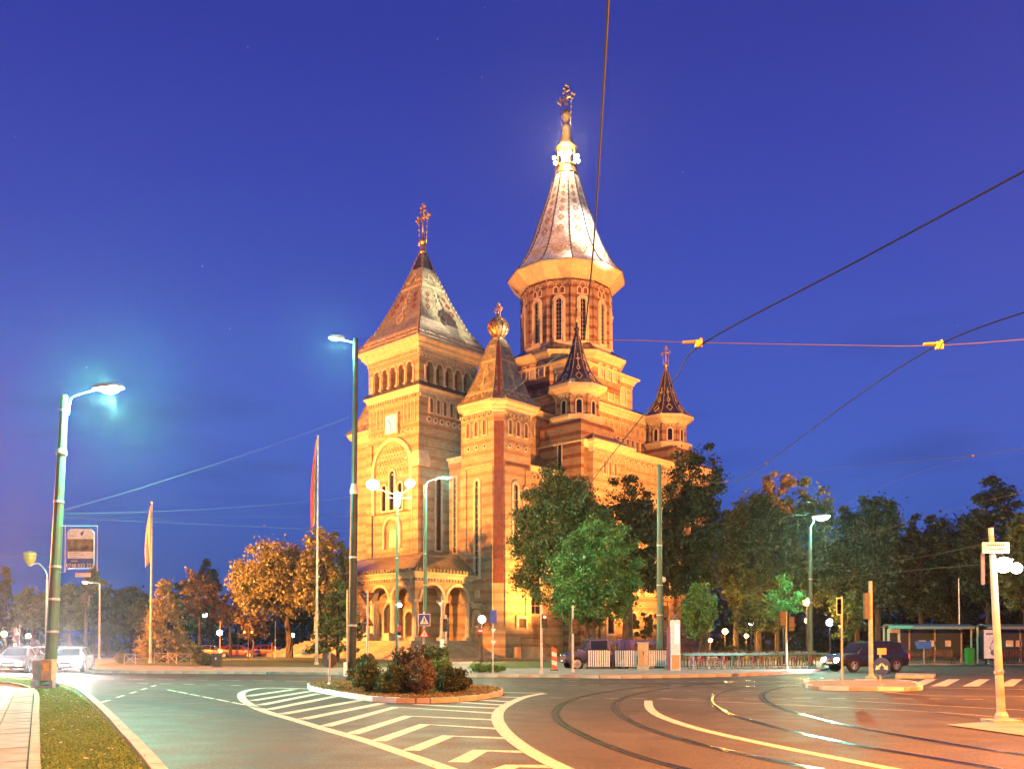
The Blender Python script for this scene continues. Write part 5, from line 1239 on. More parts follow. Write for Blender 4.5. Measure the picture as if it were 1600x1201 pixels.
# flags
def flag(px, py0, Y, px_b, label, cols, r=.075, hz_=(690, 820), sg=-1):
    X = Xat(px_b, Y); h = Zat(py0, Y) - .12; t = empty('flagpole', (X, Y, .12), 0, label, 'flagpole'); lx = (Xat(px, Y) - X) / h
    pole(t, h, r * 1.4, r * .55, M_py, (), (lx, 0)); MB().sphere((lx * h, 0, h + .06), .08, 8, 6).build('ball', M_gold, t)
    zt, zb = Zat(hz_[0], Y) - .12, Zat(hz_[1], Y) - .12; f = empty('flag', (0, 0, 0)); f.parent = t
    n = len(cols)
    for i, c in enumerate(cols):
        b = MB(); rs = []; N_ = 14
        for k in range(N_ + 1):
            q = k / N_; z = zt + (zb - zt) * q; w = (.25 + .95 * math.sin(min(1, q * 1.15) * math.pi * .62)) * .36
            a0, a1 = i / n, (i + 1) / n; x0_ = lx * z + sg * (.05 + a0 * w); x1_ = lx * z + sg * (.05 + a1 * w)
            y0_, y1_ = .09 * math.sin(a0 * 9 + q * 3), .09 * math.sin(a1 * 9 + q * 3); dz0, dz1 = -a0 * .5 * q, -a1 * .5 * q
            ym, xm = .10 * math.sin((a0 + a1) * 4.5 + q * 3 + 1.4), (x0_ + x1_) / 2
            rs.append([(x0_, y0_, z + dz0), (xm, ym - .015, z + (dz0 + dz1) / 2), (x1_, y1_, z + dz1), (x1_, y1_ + .02, z + dz1), (xm, ym + .01, z + (dz0 + dz1) / 2), (x0_, y0_ + .02, z + dz0)])
        b.rings(rs); b.build('stripe', c, f, smooth=True)
    return t
flag(495.5, 682, 63, 494.5, 'tall white flagpole with a limp flag in blue, yellow and red', [mat('flag_blue', (.03, .06, .35), .8), mat('flag_yellow', (.7, .45, .03), .8), mat('flag_red', (.6, .05, .03), .8)], hz_=(686, 815))
flag(236, 786, 68, 235, 'flagpole with a limp pale flag before the amber conifer', [mat('flag_pale', (.62, .52, .46), .8), mat('flag_rose', (.55, .38, .32), .8)], hz_=(790, 876))
# small signs ------------------------------------------------------
def sign_post(px, pyb, pyt, label, plates, Y=None, r=.035, m=None, z=.1, cat='road sign', group=None):
    if Y is None: X, Y = G(px, pyb, z)
    else: X = Xat(px, Y)
    h = Zat(pyt, Y) - z; t = empty('sign_post', (X, Y, z), 0, label, cat, group); MB().tube([(0, 0, 0), (0, 0, h)], r, 8).build('post', m or M_gal, t)
    MB().lathe(0, 0, [(r * 2.4, 0), (r * 2.4, .04), (r * 1.2, .1)], 8).build('foot', M_gal, t)
    for pl in plates:
        kind, cx, cy_, s_ = pl[:4]; x_, z_ = Xat(cx, Y) - X, Zat(cy_, Y) - z; w = s_ / FPX * Y
        y_ = -r - .02
        if kind == 'round_back': MB().prism([(x_ + w / 2 * math.cos(a * math.pi / 10), r + .01, z_ + w / 2 * math.sin(a * math.pi / 10)) for a in range(20)], (0, .02, 0)).build('sign_back', M_back, t); MB().box(x_ - .04, x_ + .04, -.05, -.035, z_ + .05, z_ + .2).build('clamp', M_gal, t)
        if kind == 'tri_back' or kind == 'tri_back_up':
            k = -1 if kind == 'tri_back' else 1; MB().prism([(x_ - w / 2, r + .01, z_ - k * w * .42), (x_ + w / 2, r + .01, z_ - k * w * .42), (x_, r + .01, z_ + k * w * .42)][::k], (0, .02, 0)).build('sign_back', M_back, t); MB().tube([(x_ - w * .25, r, z_ - k * w * .2), (x_ + w * .25, r, z_ - k * w * .2)], .02, 5).build('stiffener', M_gal, t)
        if kind == 'plain': MB().box(x_ - w / 2, x_ + w / 2, y_ - .02, y_, z_ - pl[4] / FPX * Y / 2, z_ + pl[4] / FPX * Y / 2).build('plate', pl[5], t)
        if kind == 'cross':   # square blue pedestrian crossing sign
            o = MB().box(x_ - w / 2, x_ + w / 2, y_ - .02, y_, z_ - w / 2, z_ + w / 2).build('plate', M_white, t); MB().box(x_ - w * .45, x_ + w * .45, y_ - .028, y_ - .0205, z_ - w * .45, z_ + w * .45).build('blue_field', M_blue, o)
            MB().prism([(x_ - w * .36, y_ - .034, z_ - w * .34), (x_ + w * .36, y_ - .034, z_ - w * .34), (x_, y_ - .034, z_ + w * .36)], (0, .005, 0)).build('white_triangle', M_white, o); walker(o, x_, y_ - .038, z_ - w * .04, w * .5)
        if kind == 'warn':
            o = MB().prism([(x_ - w / 2, y_, z_ - w * .42), (x_ + w / 2, y_, z_ - w * .42), (x_, y_, z_ + w * .42)], (0, -.02, 0)).build('red_border', M_sred, t)
            MB().prism([(x_ - w * .33, y_ - .021, z_ - w * .33), (x_ + w * .33, y_ - .021, z_ - w * .33), (x_, y_ - .021, z_ + w * .25)], (0, -.006, 0)).build('white_field', M_white, o); walker(o, x_, y_ - .03, z_ - w * .12, w * .36)
        if kind == 'noentry':
            o = MB().prism([(x_ + w / 2 * math.cos(a * math.pi / 8), y_, z_ + w / 2 * math.sin(a * math.pi / 8)) for a in range(16)], (0, -.02, 0)).build('red_disc', M_sred, t); MB().box(x_ - w * .34, x_ + w * .34, y_ - .028, y_ - .021, z_ - w * .09, z_ + w * .09).build('white_bar', M_white, o)
        if kind == 'yield_small': MB().prism([(x_ - w / 2, y_, z_ + w * .42), (x_ + w / 2, y_, z_ + w * .42), (x_, y_, z_ - w * .42)], (0, -.02, 0)).build('triangle_plate', M_white, t)
        if kind == 'arrows':
            o = MB().prism([(x_ + w / 2 * math.cos(a * math.pi / 12), y_, z_ + w / 2 * math.sin(a * math.pi / 12)) for a in range(24)], (0, -.02, 0)).build('blue_disc', M_blue, t)
            for s2 in (-1, 1):
                yy = y_ - .028; q = [(0, .18), (.06, .12), (.22, -.02), (.28, .06), (.33, -.22), (.06, -.16), (.14, -.1), (0, .04)]
                b = MB(); pt = [(x_ + s2 * (u + .03) * w, yy, z_ + v * w) for u, v in q]; b.prism(pt, (0, .005, 0)); b.build('arrow', M_white, o)
    return t
def walker(o, x, y, z, s):
    b = MB(); d = .004; bl = M_black
    b.prism([(x + s * .09 * math.cos(a * math.pi / 4), y, z + s * .42 + s * .09 * math.sin(a * math.pi / 4)) for a in range(8)], (0, d, 0))
    for p, q, w in (((0, .3), (.02, 0), .13), ((.02, .02), (.2, -.4), .09), ((0, .02), (-.2, -.4), .09), ((0, .26), (.22, .08), .06), ((0, .26), (-.2, .06), .06)):
        a, c = Vector((x + p[0] * s, y, z + p[1] * s)), Vector((x + q[0] * s, y, z + q[1] * s)); n = (c - a).normalized(); n = Vector((-n.z, 0, n.x)) * w * s / 2; b.prism([a - n, c - n, c + n, a + n], (0, d, 0))
    o2 = b.build('walking_figure', bl, o); o2['kind'] = 'stuff'
sign_post(515, 1070, 1018, 'round sign seen from behind on the left end of the island', [('round_back', 514, 1031, 24)], z=.12)
sign_post(574, 0, 922, 'post with triangular signs seen from behind beside the dark lamp post', [('tri_back', 573, 936, 26), ('tri_back_up', 573, 968, 22), ('round_back', 574, 1031, 24)], Y=30)
sign_post(662, 0, 955, 'blue pedestrian crossing sign above a red warning triangle at the island', [('cross', 663, 968, 19), ('warn', 663, 988, 17)], Y=33)
sign_post(690, 0, 930, 'thin post with a small white plate right of the crossing sign', [('yield_small', 688, 944, 8), ('plain', 691, 1005, 7, 14, M_white)], Y=46)
sign_post(770, 1056, 950, 'grey post with a blue plate and small triangles right of the bright globe lamp', [('plain', 771, 963, 10, 20, M_blue), ('yield_small', 771, 985, 8), ('yield_small', 771, 1004, 9)])
sign_post(751, 0, 975, 'short post with a red no entry disc left of the bright globe lamp', [('noentry', 751, 985, 9)], Y=62, m=M_rust)
sign_post(622, 0, 975, 'small red and white sign beside the porch', [('plain', 624, 985, 6, 14, M_sred), ('plain', 624, 991, 5, 8, M_white)], Y=52)
sign_post(1316, 1070, 932, 'thin post with a blue bus stop plate in front of the dark car', [('plain', 1311, 947, 9, 27, M_white), ('plain', 1311, 947, 7, 24, M_blue), ('yield_small', 1312, 979, 7)], z=.12)
sign_post(1376, 1072, 1013, 'round blue sign with two white arrows on the right island', [('plain', 1377, 1017, 14, 10, mat('orange_plate', (.6, .25, .05), .5, emit=(1, .5, .1), es=.5)), ('arrows', 1376.5, 1040, 27)], z=.12)
sign_post(30, 0, 975, 'far square crossing sign at the left edge', [('cross', 27, 987, 9)], Y=90, group=None)
# traffic lights
def traffic_light(px, pyb, pyt, label, heads, Y=None, m=None):
    if Y is None: X, Y = G(px, pyb, .1)
    else: X = Xat(px, Y)
    h = Zat(pyt, Y) - .1; t = empty('traffic_light', (X, Y, .1), 0, label, 'traffic light'); pole(t, h, .06, .05, m or M_gal, (h * .3,))
    for hx, hy, s_, lit in heads:
        x_, z_ = Xat(hx, Y) - X, Zat(hy, Y) - .1; k = s_ / FPX * Y
        o = MB().box(x_ - k * .19, x_ + k * .19, -.16, .1, z_ - k / 2, z_ + k / 2).build('signal_housing', M_black, t)
        for i, c in enumerate(((.5, .02, .02), (.5, .25, .02), (.02, .4, .15))):
            on = (lit == i); m_ = lamp_mat('signal_on_%d' % i, [(1, .1, .08), (1, .5, .1), (.1, 1, .7)][i], 8) if on else mat('signal_off_%d' % i, tuple(v * .15 for v in c), .3)
            zc = z_ + k * (.32 - .32 * i); MB().prism([(x_ + k * .12 * math.cos(a * math.pi / 6), -.165, zc + k * .12 * math.sin(a * math.pi / 6)) for a in range(12)], (0, -.01, 0)).build('lens', m_, o)
            MB().prism([(x_ - k * .15, -.16, zc + k * .1), (x_ + k * .15, -.16, zc + k * .1), (x_ + k * .13, -.30, zc + k * .08), (x_ - k * .13, -.30, zc + k * .08)], (0, 0, .015)).build('hood', M_black, o)
    return t
traffic_light(846, 1054, 945, 'traffic light with red showing in front of the side door', [(851, 970, 21, 0)])
traffic_light(895, 1050, 945, 'grey post with signal housings beside the blue pickup', [(898, 978, 22, -1)], m=M_py)
traffic_light(1229, 1046, 955, 'traffic light with an extra panel before the bicycle stand', [(1236, 974, 22, -1), (1222, 966, 22, -1)])
traffic_light(25, 0, 980, 'far traffic light showing green at the left edge', [(25, 1001, 18, 2)], Y=84)
traffic_light(697, 0, 960, 'dark signal housing on a thin post before the porch', [(696, 976, 20, -1)], Y=50)
traffic_light(1043, 0, 940, 'brown signal housings on a post right of the green tram pole', [(1041, 955, 18, -1), (1041, 977, 16, -1)], Y=56, m=M_rust)
# park lamps: globe on a short post
def park_lamp(px, py, Y, label, m, energy, col, r=.2, base=.13):
    X = Xat(px, Y); z = Zat(py, Y) - base; t = empty('park_lamp', (X, Y, base), 0, label, 'park lamp', 'globe lamps of the park')
    MB().lathe(0, 0, [(.12, 0), (.12, .3), (.06, .4), (.045, z - r * 1.1), (.1, z - r * .95), (.1, z - r * .8)], 8).build('post', M_dk if 'M_dk' in globals() else M_pd, t)
    MB().sphere((0, 0, z), r, 12, 8).build('globe', m, t, smooth=True)
    if energy: light('POINT', (X, Y - r - .12, base + z), energy, col, 'park_light', radius=.2)
park_lamp(753, 967, 72, 'bright warm globe lamp at the foot of the stair tower', M_warm, 2600, (1, .6, .25), .3)
park_lamp(1261, 940, 74, 'orange globe lamp nearest the teal lamp post, upper of two', M_org, 5000, ORA, .32)
park_lamp(1262, 969, 92, 'orange globe lamp showing just below another', M_org, 3500, ORA, .3)
park_lamp(1133, 986, 92, 'orange globe lamp near the east end of the cathedral', M_org, 4000, ORA, .3)
park_lamp(1166, 993, 104, 'farthest small orange globe lamp on the park path', M_org, 2500, ORA, .24)
park_lamp(1174, 972, 82, 'cold white globe lamp left of the traffic light', M_cold, 350, COLD, .26)
park_lamp(1297, 972, 78, 'bright cold white globe lamp above the dark car', M_cold, 500, COLD, .3)
park_lamp(6, 990, 96, 'warm globe lamp at the very left edge among the trees', M_org, 1500, ORA, .3)
park_lamp(44, 993, 96, 'small white globe lamp just right of the far traffic light', M_cold, 600, COLD, .24)
park_lamp(1110, 1000, 96, 'small orange globe lamp low beside the dark tree trunk', M_org, 2000, ORA, .22)
park_lamp(320, 960, 120, 'distant greenish globe lamp behind the reddish tree', M_teal, 900, TEAL, .3)
park_lamp(343, 988, 128, 'distant white globe lamp left of the flag of three colours', M_cold, 500, COLD, .4)
park_lamp(457, 992, 98, 'small pale globe lamp below the golden tree', M_teal, 200, TEAL, .22)
park_lamp(1036, 905, 58, 'unlit pale globe lamp behind the green tram pole', M_white, 0, WARM, .2)
# bronze lantern on a curved arm behind the left pole
Yl = 40; X = Xat(72, Yl); t = empty('lantern', (X, Yl, .1), 0, 'unlit amber lantern on a curved arm left of the tall tram pole', 'lantern'); h = Zat(905, Yl) - .1
pole(t, h, .06, .045, M_py, ()); ex = Xat(45, Yl) - X; MB().tube(crm([(0, 0, h - .1), (-.03, 0, h + .3), (ex * .5, 0, h + .72), (ex, 0, h + .62)], 5), .03, 6).build('arm', M_gal, t)
MB().lathe(ex, 0, [(.05, h + .6), (.12, h + .66), (.24, h + .9), (.27, h + 1.15), (.25, h + 1.18)], 10).build('lamp_shade', mat('amber_shade', (.45, .28, .07), .4), t); MB().lathe(ex, 0, [(.27, h + 1.18), (.2, h + 1.24), (.03, h + 1.28)], 10).build('cap', M_gal, t)
# twin unlit lantern far
t = empty('park_lamp', (Xat(388, 84), 84, .13), 0, 'unlit double globe lamp before the dark trees on the left', 'park lamp', 'globe lamps of the park'); h = Zat(975, 84)
MB().tube([(0, 0, 0), (0, 0, h)], .06, 6, .04).build('post', M_rust, t); MB().tube([(-.35, 0, h - .75), (-.3, 0, h - .2), (.3, 0, h - .2), (.35, 0, h - .75)], .025, 5).build('arms', M_rust, t)
for s_ in (-1, 1): MB().sphere((s_ * .35, 0, h - .85), .15, 8, 6).build('globe', mat('unlit_globe', (.4, .35, .28), .4), t)
# ---------------------------------------------------------------- vehicles
M_rub = mat('tyre_rubber', (.015, .015, .016), .8); M_rim = mat('alloy_rim', (.5, .5, .5), .3, .9); M_cg = mat('car_glass', (.02, .025, .03), .06)
M_chrome = mat('chrome', (.7, .7, .7), .15, 1); M_red_l = mat('tail_light_red', (.5, .02, .02), .3, emit=(1, .08, .05), es=2.5); M_head = lamp_mat('headlamp', (1, .97, .92), 60)
def car(loc, rz, label, paint, st, lit=True, tail=False, wb=(-1.35, 1.35), wr=.34, W_=.9, energy=0, cat='car', group=None, headcol=(1, .97, .92), plate=True, aim=None):
    """st: stations along the car [x, underside, shoulder, roof, half width, roof half width]; front at +x"""
    t = empty('parked_car' if not lit else 'car', (loc[0], loc[1], 0), rz, label, cat, group)
    rs = []
    for x, zb, zs, zt, w, wr_ in st:
        zt_ = max(zt, zs + .005)
        rs.append([(x, -w * .92, zb), (x, -w, zb + .14), (x, -w, (zb + zs) / 2 + .08), (x, -w * .965, zs), (x, -wr_, zt_ - .03), (x, -wr_ * .8, zt_), (x, wr_ * .8, zt_), (x, wr_, zt_ - .03), (x, w * .965, zs), (x, w, (zb + zs) / 2 + .08), (x, w, zb + .14), (x, w * .92, zb)])
    b = MB().rings(rs); body_ = b.build('body', paint, t)
    # glass: side windows, windscreen, rear window set a hair outside the cabin
    cab = [s for s in st if s[3] > s[2] + .12]
    if cab:
        for sg in (-1, 1):
            nm = len(cab) - 1
            for i in range(nm):
                a, c = cab[i], cab[i + 1]; g = .06 if 0 < i < nm else .06
                def P_(s, f): 
                    w0, w1 = s[4] * .965, s[5]; return (0, sg * (w0 + (w1 - w0) * f + .012), s[2] + (s[3] - .03 - s[2]) * f)
                L_ = c[0] - a[0]; u0, u1 = .07 / max(.1, L_), 1 - .07 / max(.1, L_)
                if L_ < .25: continue
                def Q(u, f):
                    p, q = P_(a, f), P_(c, f); return (a[0] + L_ * u, p[1] + (q[1] - p[1]) * u, p[2] + (q[2] - p[2]) * u)
                MB().prism([Q(u0, .08), Q(u1, .08), Q(u1, .88), Q(u0, .88)], (0, -sg * .008, 0)).build('side_window', M_cg, t)
        idx = st.index(cab[-1]); a, c = st[idx], st[idx + 1]
        for nm_, a, c, sg in (('windscreen', st[idx], st[idx + 1], 1), ('rear_window', st[st.index(cab[0])], st[st.index(cab[0]) - 1], -1)):
            def R(f, y): return (a[0] + (c[0] - a[0]) * f + sg * .012, y * (a[5] + (c[5] - a[5]) * f) * .86, a[3] + (max(c[3], c[2]) - a[3]) * f + .012)
            MB().prism([R(.08, -1), R(.9, -1.02), R(.9, 1.02), R(.08, 1)], (-sg * .01, 0, -.004)).build(nm_, M_cg, t)
    for x in wb:
        for sg in (-1, 1):
            w = MB().lathe(0, 0, [(wr, -.1), (wr, .1), (wr * .96, .12), (wr * .66, .115), (wr * .66, -.1)], 20); wo = w.build('wheel', M_rub, t, smooth=False); wo.location = (x, sg * (W_ - .1), wr); wo.rotation_euler = (-sg * math.pi / 2, 0, 0)
            r_ = MB(); r_.lathe(0, 0, [(wr * .64, .09), (wr * .64, .118), (wr * .58, .122), (wr * .56, .10)], 18)
            for k in range(5): a_ = k * 2 * math.pi / 5; r_.tube([(0, 0, .12), (wr * .6 * math.cos(a_), wr * .6 * math.sin(a_), .112)], wr * .08, 5)
            r_.sphere((0, 0, .11), wr * .14, 8, 4); r_.build('rim', M_rim, wo)
            ar = MB(); rr = []
            for k in range(11):
                a_ = math.pi * k / 10; ca, sa = math.cos(a_), math.sin(a_); ri, ro = wr * 1.06, wr * 1.24
                rr.append([(x + ri * ca, sg * (W_ - .03), wr + ri * sa), (x + ri * ca, sg * (W_ + .02), wr + ri * sa), (x + ro * ca, sg * (W_ + .015), wr + ro * sa), (x + ro * ca, sg * (W_ - .03), wr + ro * sa)])
            ar.rings(rr).build('wheel_arch', M_black, t)
    xf = st[-1][0]; zl = st[-2][2] - .16; wl = st[-2][4]
    for sg in (-1, 1):
        o = MB().sphere((xf - .04, sg * (wl - .26), zl), .19 if lit and energy else .12, 10, 8, .8).build('headlight', M_head if lit else M_chrome, t, smooth=True)
        xr = st[0][0]; MB().box(xr - .02, xr + .08, sg * (W_ - .2) - .1, sg * (W_ - .2) + .1, st[1][2] - .3, st[1][2] - .05).build('tail_light', M_red_l if tail else mat('tail_light_off', (.3, .02, .02), .3), t)
        MB().sphere((cab[-1][0] + .15 if cab else .5, sg * (W_ + .1), st[-3][2] + .08), .1, 8, 6, .7).build('wing_mirror', paint, t)
    MB().box(xf - .02, xf + .035, -.45, .45, zl - .08, zl + .08).build('grille', M_black, t); MB().box(xf - .05, xf + .06, -wl + .12, wl - .12, st[-1][1] - .02, st[-1][1] + .16).build('bumper', M_black, t)
    if plate: MB().box(xf + .062, xf + .075, -.26, .26, st[-1][1] + .02, st[-1][1] + .13).build('number_plate', M_white, t)
    for x in (.35, -.55): 
        for sg in (-1, 1): MB().box(x - .09, x + .09, sg * (W_ + .004) - .008, sg * (W_ + .004) + .008, st[3][2] - .12, st[3][2] - .09).build('door_handle', M_chrome, t)
    if energy:
        ca, sa = math.cos(rz), math.sin(rz)
        for sg in (-1, 1):
            lx_, ly_ = xf + .16, sg * (wl - .26); p = (loc[0] + lx_ * ca - ly_ * sa, loc[1] + lx_ * sa + ly_ * ca, zl)
            light('SPOT', p, energy, headcol, 'headlight_beam', target=(p[0] + ca * 12, p[1] + sa * 12, 0.0), angle=75, blend=.8, radius=.08)
    return t
SUV = [(-2.35, .5, .98, 1.0, .80, .7), (-2.25, .35, 1.05, 1.1, .88, .72), (-1.9, .32, 1.08, 1.68, .92, .66), (-1.1, .3, 1.08, 1.76, .93, .68), (-.1, .3, 1.06, 1.76, .93, .68), (.55, .3, 1.04, 1.66, .93, .66), (1.15, .3, 1.04, 1.045, .93, .78), (1.9, .33, .98, .985, .9, .74), (2.25, .4, .82, .825, .84, .68), (2.33, .45, .7, .705, .76, .6)]
HATCH = [(-2.0, .45, .9, .92, .74, .62), (-1.93, .3, .95, 1.0, .82, .64), (-1.55, .28, .95, 1.36, .84, .58), (-.8, .25, .93, 1.46, .85, .6), (.1, .25, .91, 1.45, .85, .6), (.6, .25, .9, 1.34, .85, .58), (1.25, .25, .9, .905, .85, .7), (1.75, .27, .82, .825, .82, .66), (2.0, .33, .68, .685, .76, .58), (2.06, .38, .55, .555, .68, .5)]
P_dark = mat('dark_blue_car_paint', (.018, .022, .035), .25, .2, coat=1, var=.05); P_grey = mat('silver_car_paint', (.35, .33, .32), .3, .5, coat=1, var=.05); P_white = mat('white_car_paint', (.6, .62, .65), .3, coat=1, var=.04)
P_red = mat('red_car_paint', (.25, .03, .02), .3, coat=1, var=.05); P_tan = mat('bronze_car_paint', (.3, .2, .13), .35, .3, coat=1, var=.05)
car((Xat(1352, 51.5), 51.5), math.radians(196), 'dark blue off-road car with blazing headlights in front of the tram shelter', P_dark, SUV, True, True, energy=3000, wb=(-1.4, 1.42), wr=.37, W_=.92)
car((Xat(32, 50.5), 50.5), math.radians(-78), 'silver hatchback with dazzling headlights left of the tall tram pole', P_grey, HATCH, energy=9000)
car((Xat(112, 50.0), 50.0), math.radians(-74), 'white hatchback with dazzling headlights right of the tall tram pole', P_white, HATCH, energy=13000)
car((Xat(70, 60), 60), math.radians(-80), 'light hatchback half hidden behind the tall tram pole', P_white, HATCH, lit=True, energy=0)
car((Xat(372, 100), 100), math.radians(4), 'red saloon car passing behind the litter bin', P_red, HATCH, False, True)
car((Xat(330, 104), 104), math.radians(4), 'bronze car behind the clipped round bush', P_tan, HATCH, False, False)
car((Xat(420, 108), 108), math.radians(3), 'red car in front of the stairway on the far left road', P_red, HATCH, False, True)
# blue pickup
PB = mat('blue_truck_paint', (.012, .025, .14), .4, coat=.5, var=.15)
TR = [(-2.5, .6, 1.0, 1.005, .84, .8), (-2.45, .5, 1.12, 1.125, .88, .82), (-.78, .45, 1.12, 1.125, .9, .82), (-.72, .45, 1.15, 1.86, .9, .76), (-.6, .45, 1.15, 1.92, .9, .78), (.55, .45, 1.15, 1.86, .9, .76), (.95, .45, 1.15, 1.16, .9, .76), (1.7, .45, 1.05, 1.055, .86, .7), (2.0, .5, .9, .905, .8, .62)]
tk = car((Xat(930, 54.2), 54.2), math.radians(190), 'old blue pickup truck parked beside the white railings', PB, TR, False, False, wb=(-1.5, 1.35), wr=.4, W_=.9, cat='truck', plate=True); tk.name = 'pickup_truck'
for x in (-2.3, -1.6, -.95): MB().tube([(x, -.8, 1.1), (x, -.78, 1.95), (x, .78, 1.95), (x, .8, 1.1)], .03, 5).build('rack_hoop', M_rust, tk)
MB().box(-2.2, -1.3, .3, .8, 1.12, 1.85).build('load_panel', mat('load_violet', (.12, .06, .2), .6), tk)
# striped board before it
X, Y = G(866, 1050); t = empty('warning_board', (X, Y, .1), 0, 'slanting orange and white striped warning board before the pickup', 'warning board')
for k in range(5): MB().prism([(-.14, 0, .12 + k * .24), (.14, 0, .02 + k * .24), (.14, 0, .26 + k * .24 - .002), (-.14, 0, .36 + k * .24 - .002)], (0, .03, 0)).build('stripe', mat('orange_stripe', (.65, .12, .02), .5) if k % 2 == 0 else M_white, t)
MB().box(-.22, .22, -.18, .2, 0, .07).build('foot', M_black, t)
# ---------------------------------------------------------------- railings, cabinet, kiosk, column
def railing(x0, x1, Y, h, label, mb, mbar, step=.16, cat='railing', rz=0, z=.12, solid=.02, group=None, Yb=None):
    t = empty('railing', (x0, Y, z), math.atan2((Yb or Y) - Y, x1 - x0), label, cat, group); L_ = math.hypot(x1 - x0, (Yb or Y) - Y)
    MB().tube([(0, 0, .12), (L_, 0, .12)], .025, 5).build('lower_rail', mb, t); MB().tube([(0, 0, 0), (0, 0, h - .06), (.06, 0, h), (L_ - .06, 0, h), (L_, 0, h - .06), (L_, 0, 0)], .03, 6).build('upper_rail', mb, t)
    bar = None; n = int(L_ / step)
    for k in range(1, n):
        if bar is None: bar = MB().box(-solid, solid, -.012, .012, .12, h - .02).build('bar', mbar, t); bar.location = (k * step, 0, 0)
        else: o = bar.copy(); COL.objects.link(o); o.location = (k * step, 0, 0)
    return t
YF = 52.3
railing(Xat(917, YF), Xat(957, YF), YF, 1.12, 'white railing panel nearest the pickup', M_black, M_white, .13, solid=.038, group='white railing panels')
railing(Xat(959, YF), Xat(1000, YF), YF, 1.12, 'white railing panel left of the beige cabinet', M_black, M_white, .13, solid=.038, group='white railing panels')
railing(Xat(1012, YF + 1), Xat(1048, YF + 1), YF + 1, 1.12, 'white railing panel behind the green tram pole', M_black, M_white, .13, solid=.038, group='white railing panels')
X = Xat(1005, 50.5); t = empty('cabinet', (X, 50.5, .12), 0, 'beige electrical cabinet in front of the white railings', 'cabinet')
MB().loft(rect(-.3, .3, -.18, .18), [(0, 0), (0, .12), (-.02, .13), (-.02, 1.5), (.02, 1.52), (.02, 1.56)]).build('body', mat('cabinet_beige', (.42, .42, .32), .5), t)
for s_ in (-1, 1): MB().box(min(s_ * .01, s_ * .27), max(s_ * .01, s_ * .27), -.175, -.163, .32, 1.45).build('door', mat('cabinet_door', (.40, .40, .31), .5), t)
MB().box(-.03, .0, -.19, -.175, .85, 1.0).build('handle', M_black, t); MB().box(-.31, .31, -.19, .19, 0, .3).build('plinth', mat('cabinet_plinth', (.3, .38, .34), .6), t)
# kiosk with a flat blue roof behind the railings
Yk = 62; xa, xb = Xat(952, Yk), Xat(1026, Yk); t = empty('kiosk', ((xa + xb) / 2, Yk, .13), 0, 'low kiosk with a flat blue roof behind the white railings', 'kiosk'); w = (xb - xa) / 2
zk = Zat(1000, Yk) - .13; MB().box(-w, w, -1.2, 1.2, zk - .3, zk).build('roof', mat('kiosk_blue', (.05, .07, .25), .5), t)
MB().box(-w * .45, w * .55, -.8, .9, 0, zk - .3).build('wall', mat('kiosk_brown', (.16, .07, .035), .7, var=.2), t)
for s_ in (-.92, .92): MB().box(s_ * w - .06, s_ * w + .06, -1.0, -.88, 0, zk - .3).build('post', M_rust, t)
for k in range(3): MB().box(-w * .42 + k * w * .32, -w * .42 + k * w * .32 + w * .28, -.83, -.8, .9, zk - .45).build('shutter', mat('kiosk_red', (.25, .05, .03), .6), t)
MB().box(-w * 1.2, -w * .95, -.9, .5, 0, zk - .2).build('side_panel', mat('kiosk_blue_panel', (.06, .08, .3), .5), t)
# information column
Yc = 50; X = Xat(1055, Yc); t = empty('information_column', (X, Yc, .12), 0, 'slim pale blue information column beside the green tram pole', 'information column')
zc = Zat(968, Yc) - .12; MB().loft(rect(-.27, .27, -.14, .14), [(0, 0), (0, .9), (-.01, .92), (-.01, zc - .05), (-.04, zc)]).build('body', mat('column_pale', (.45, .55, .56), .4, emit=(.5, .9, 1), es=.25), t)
MB().box(-.05, .2, -.155, -.142, zc * .52, zc * .92).build('screen', mat('screen_white', (.6, .7, .7), .3, emit=(.7, .95, 1), es=.6), t)
MB().box(-.45, -.29, -.05, .05, .0, zc - .4).build('side_pillar', mat('pillar_violet', (.12, .06, .2), .5), t); MB().box(-.22, .22, -.155, -.142, .05, .85).build('lower_panel', mat('panel_tan', (.4, .34, .2), .6), t)
b = MB(); b.tube([(-.15, 0, zc), (.1, 0, zc + .35), (.2, 0, zc + .38)], .015, 5); b.tube([(.15, 0, zc), (-.1, 0, zc + .35), (-.2, 0, zc + .38)], .015, 5); b.build('antenna', M_gal, t)
# ---------------------------------------------------------------- bicycle stand
Ya, Yb_ = 51.5, 55.5
xa, xb = Xat(1062, Ya), Xat(1288, Yb_)
t = empty('bicycle_canopy', (xa, Ya, .12), math.atan2(Yb_ - Ya, xb - xa), 'long low glass canopy over the row of hire bicycles', 'canopy'); L_ = math.hypot(xb - xa, Yb_ - Ya); zc = Zat(1021, Ya) - .12
MB().box(0, L_, -.42, .35, zc - .03, zc + .02).build('glass_roof', mat('glass_teal_reflection', (.10, .32, .30), .12, emit=(.1, .7, .55), es=.08), t); MB().box(0, L_, -.46, -.425, zc - .09, zc + .04).build('front_beam', mat('beam_teal_reflection', (.10, .30, .28), .3, .3), t)  # teal lamp reflection put into the glass glow and the beam colour
for k in range(11): MB().box(L_ * k / 10 - .04, L_ * k / 10 + .04, .1, .18, 0, zc - .03).build('post', M_gal, t)
railing(xa, xb, Ya + 1.6, 1.0, 'dark park railing behind the hire bicycles', M_rust, M_rust, .22, solid=.02, Yb=Yb_ + 1.6)
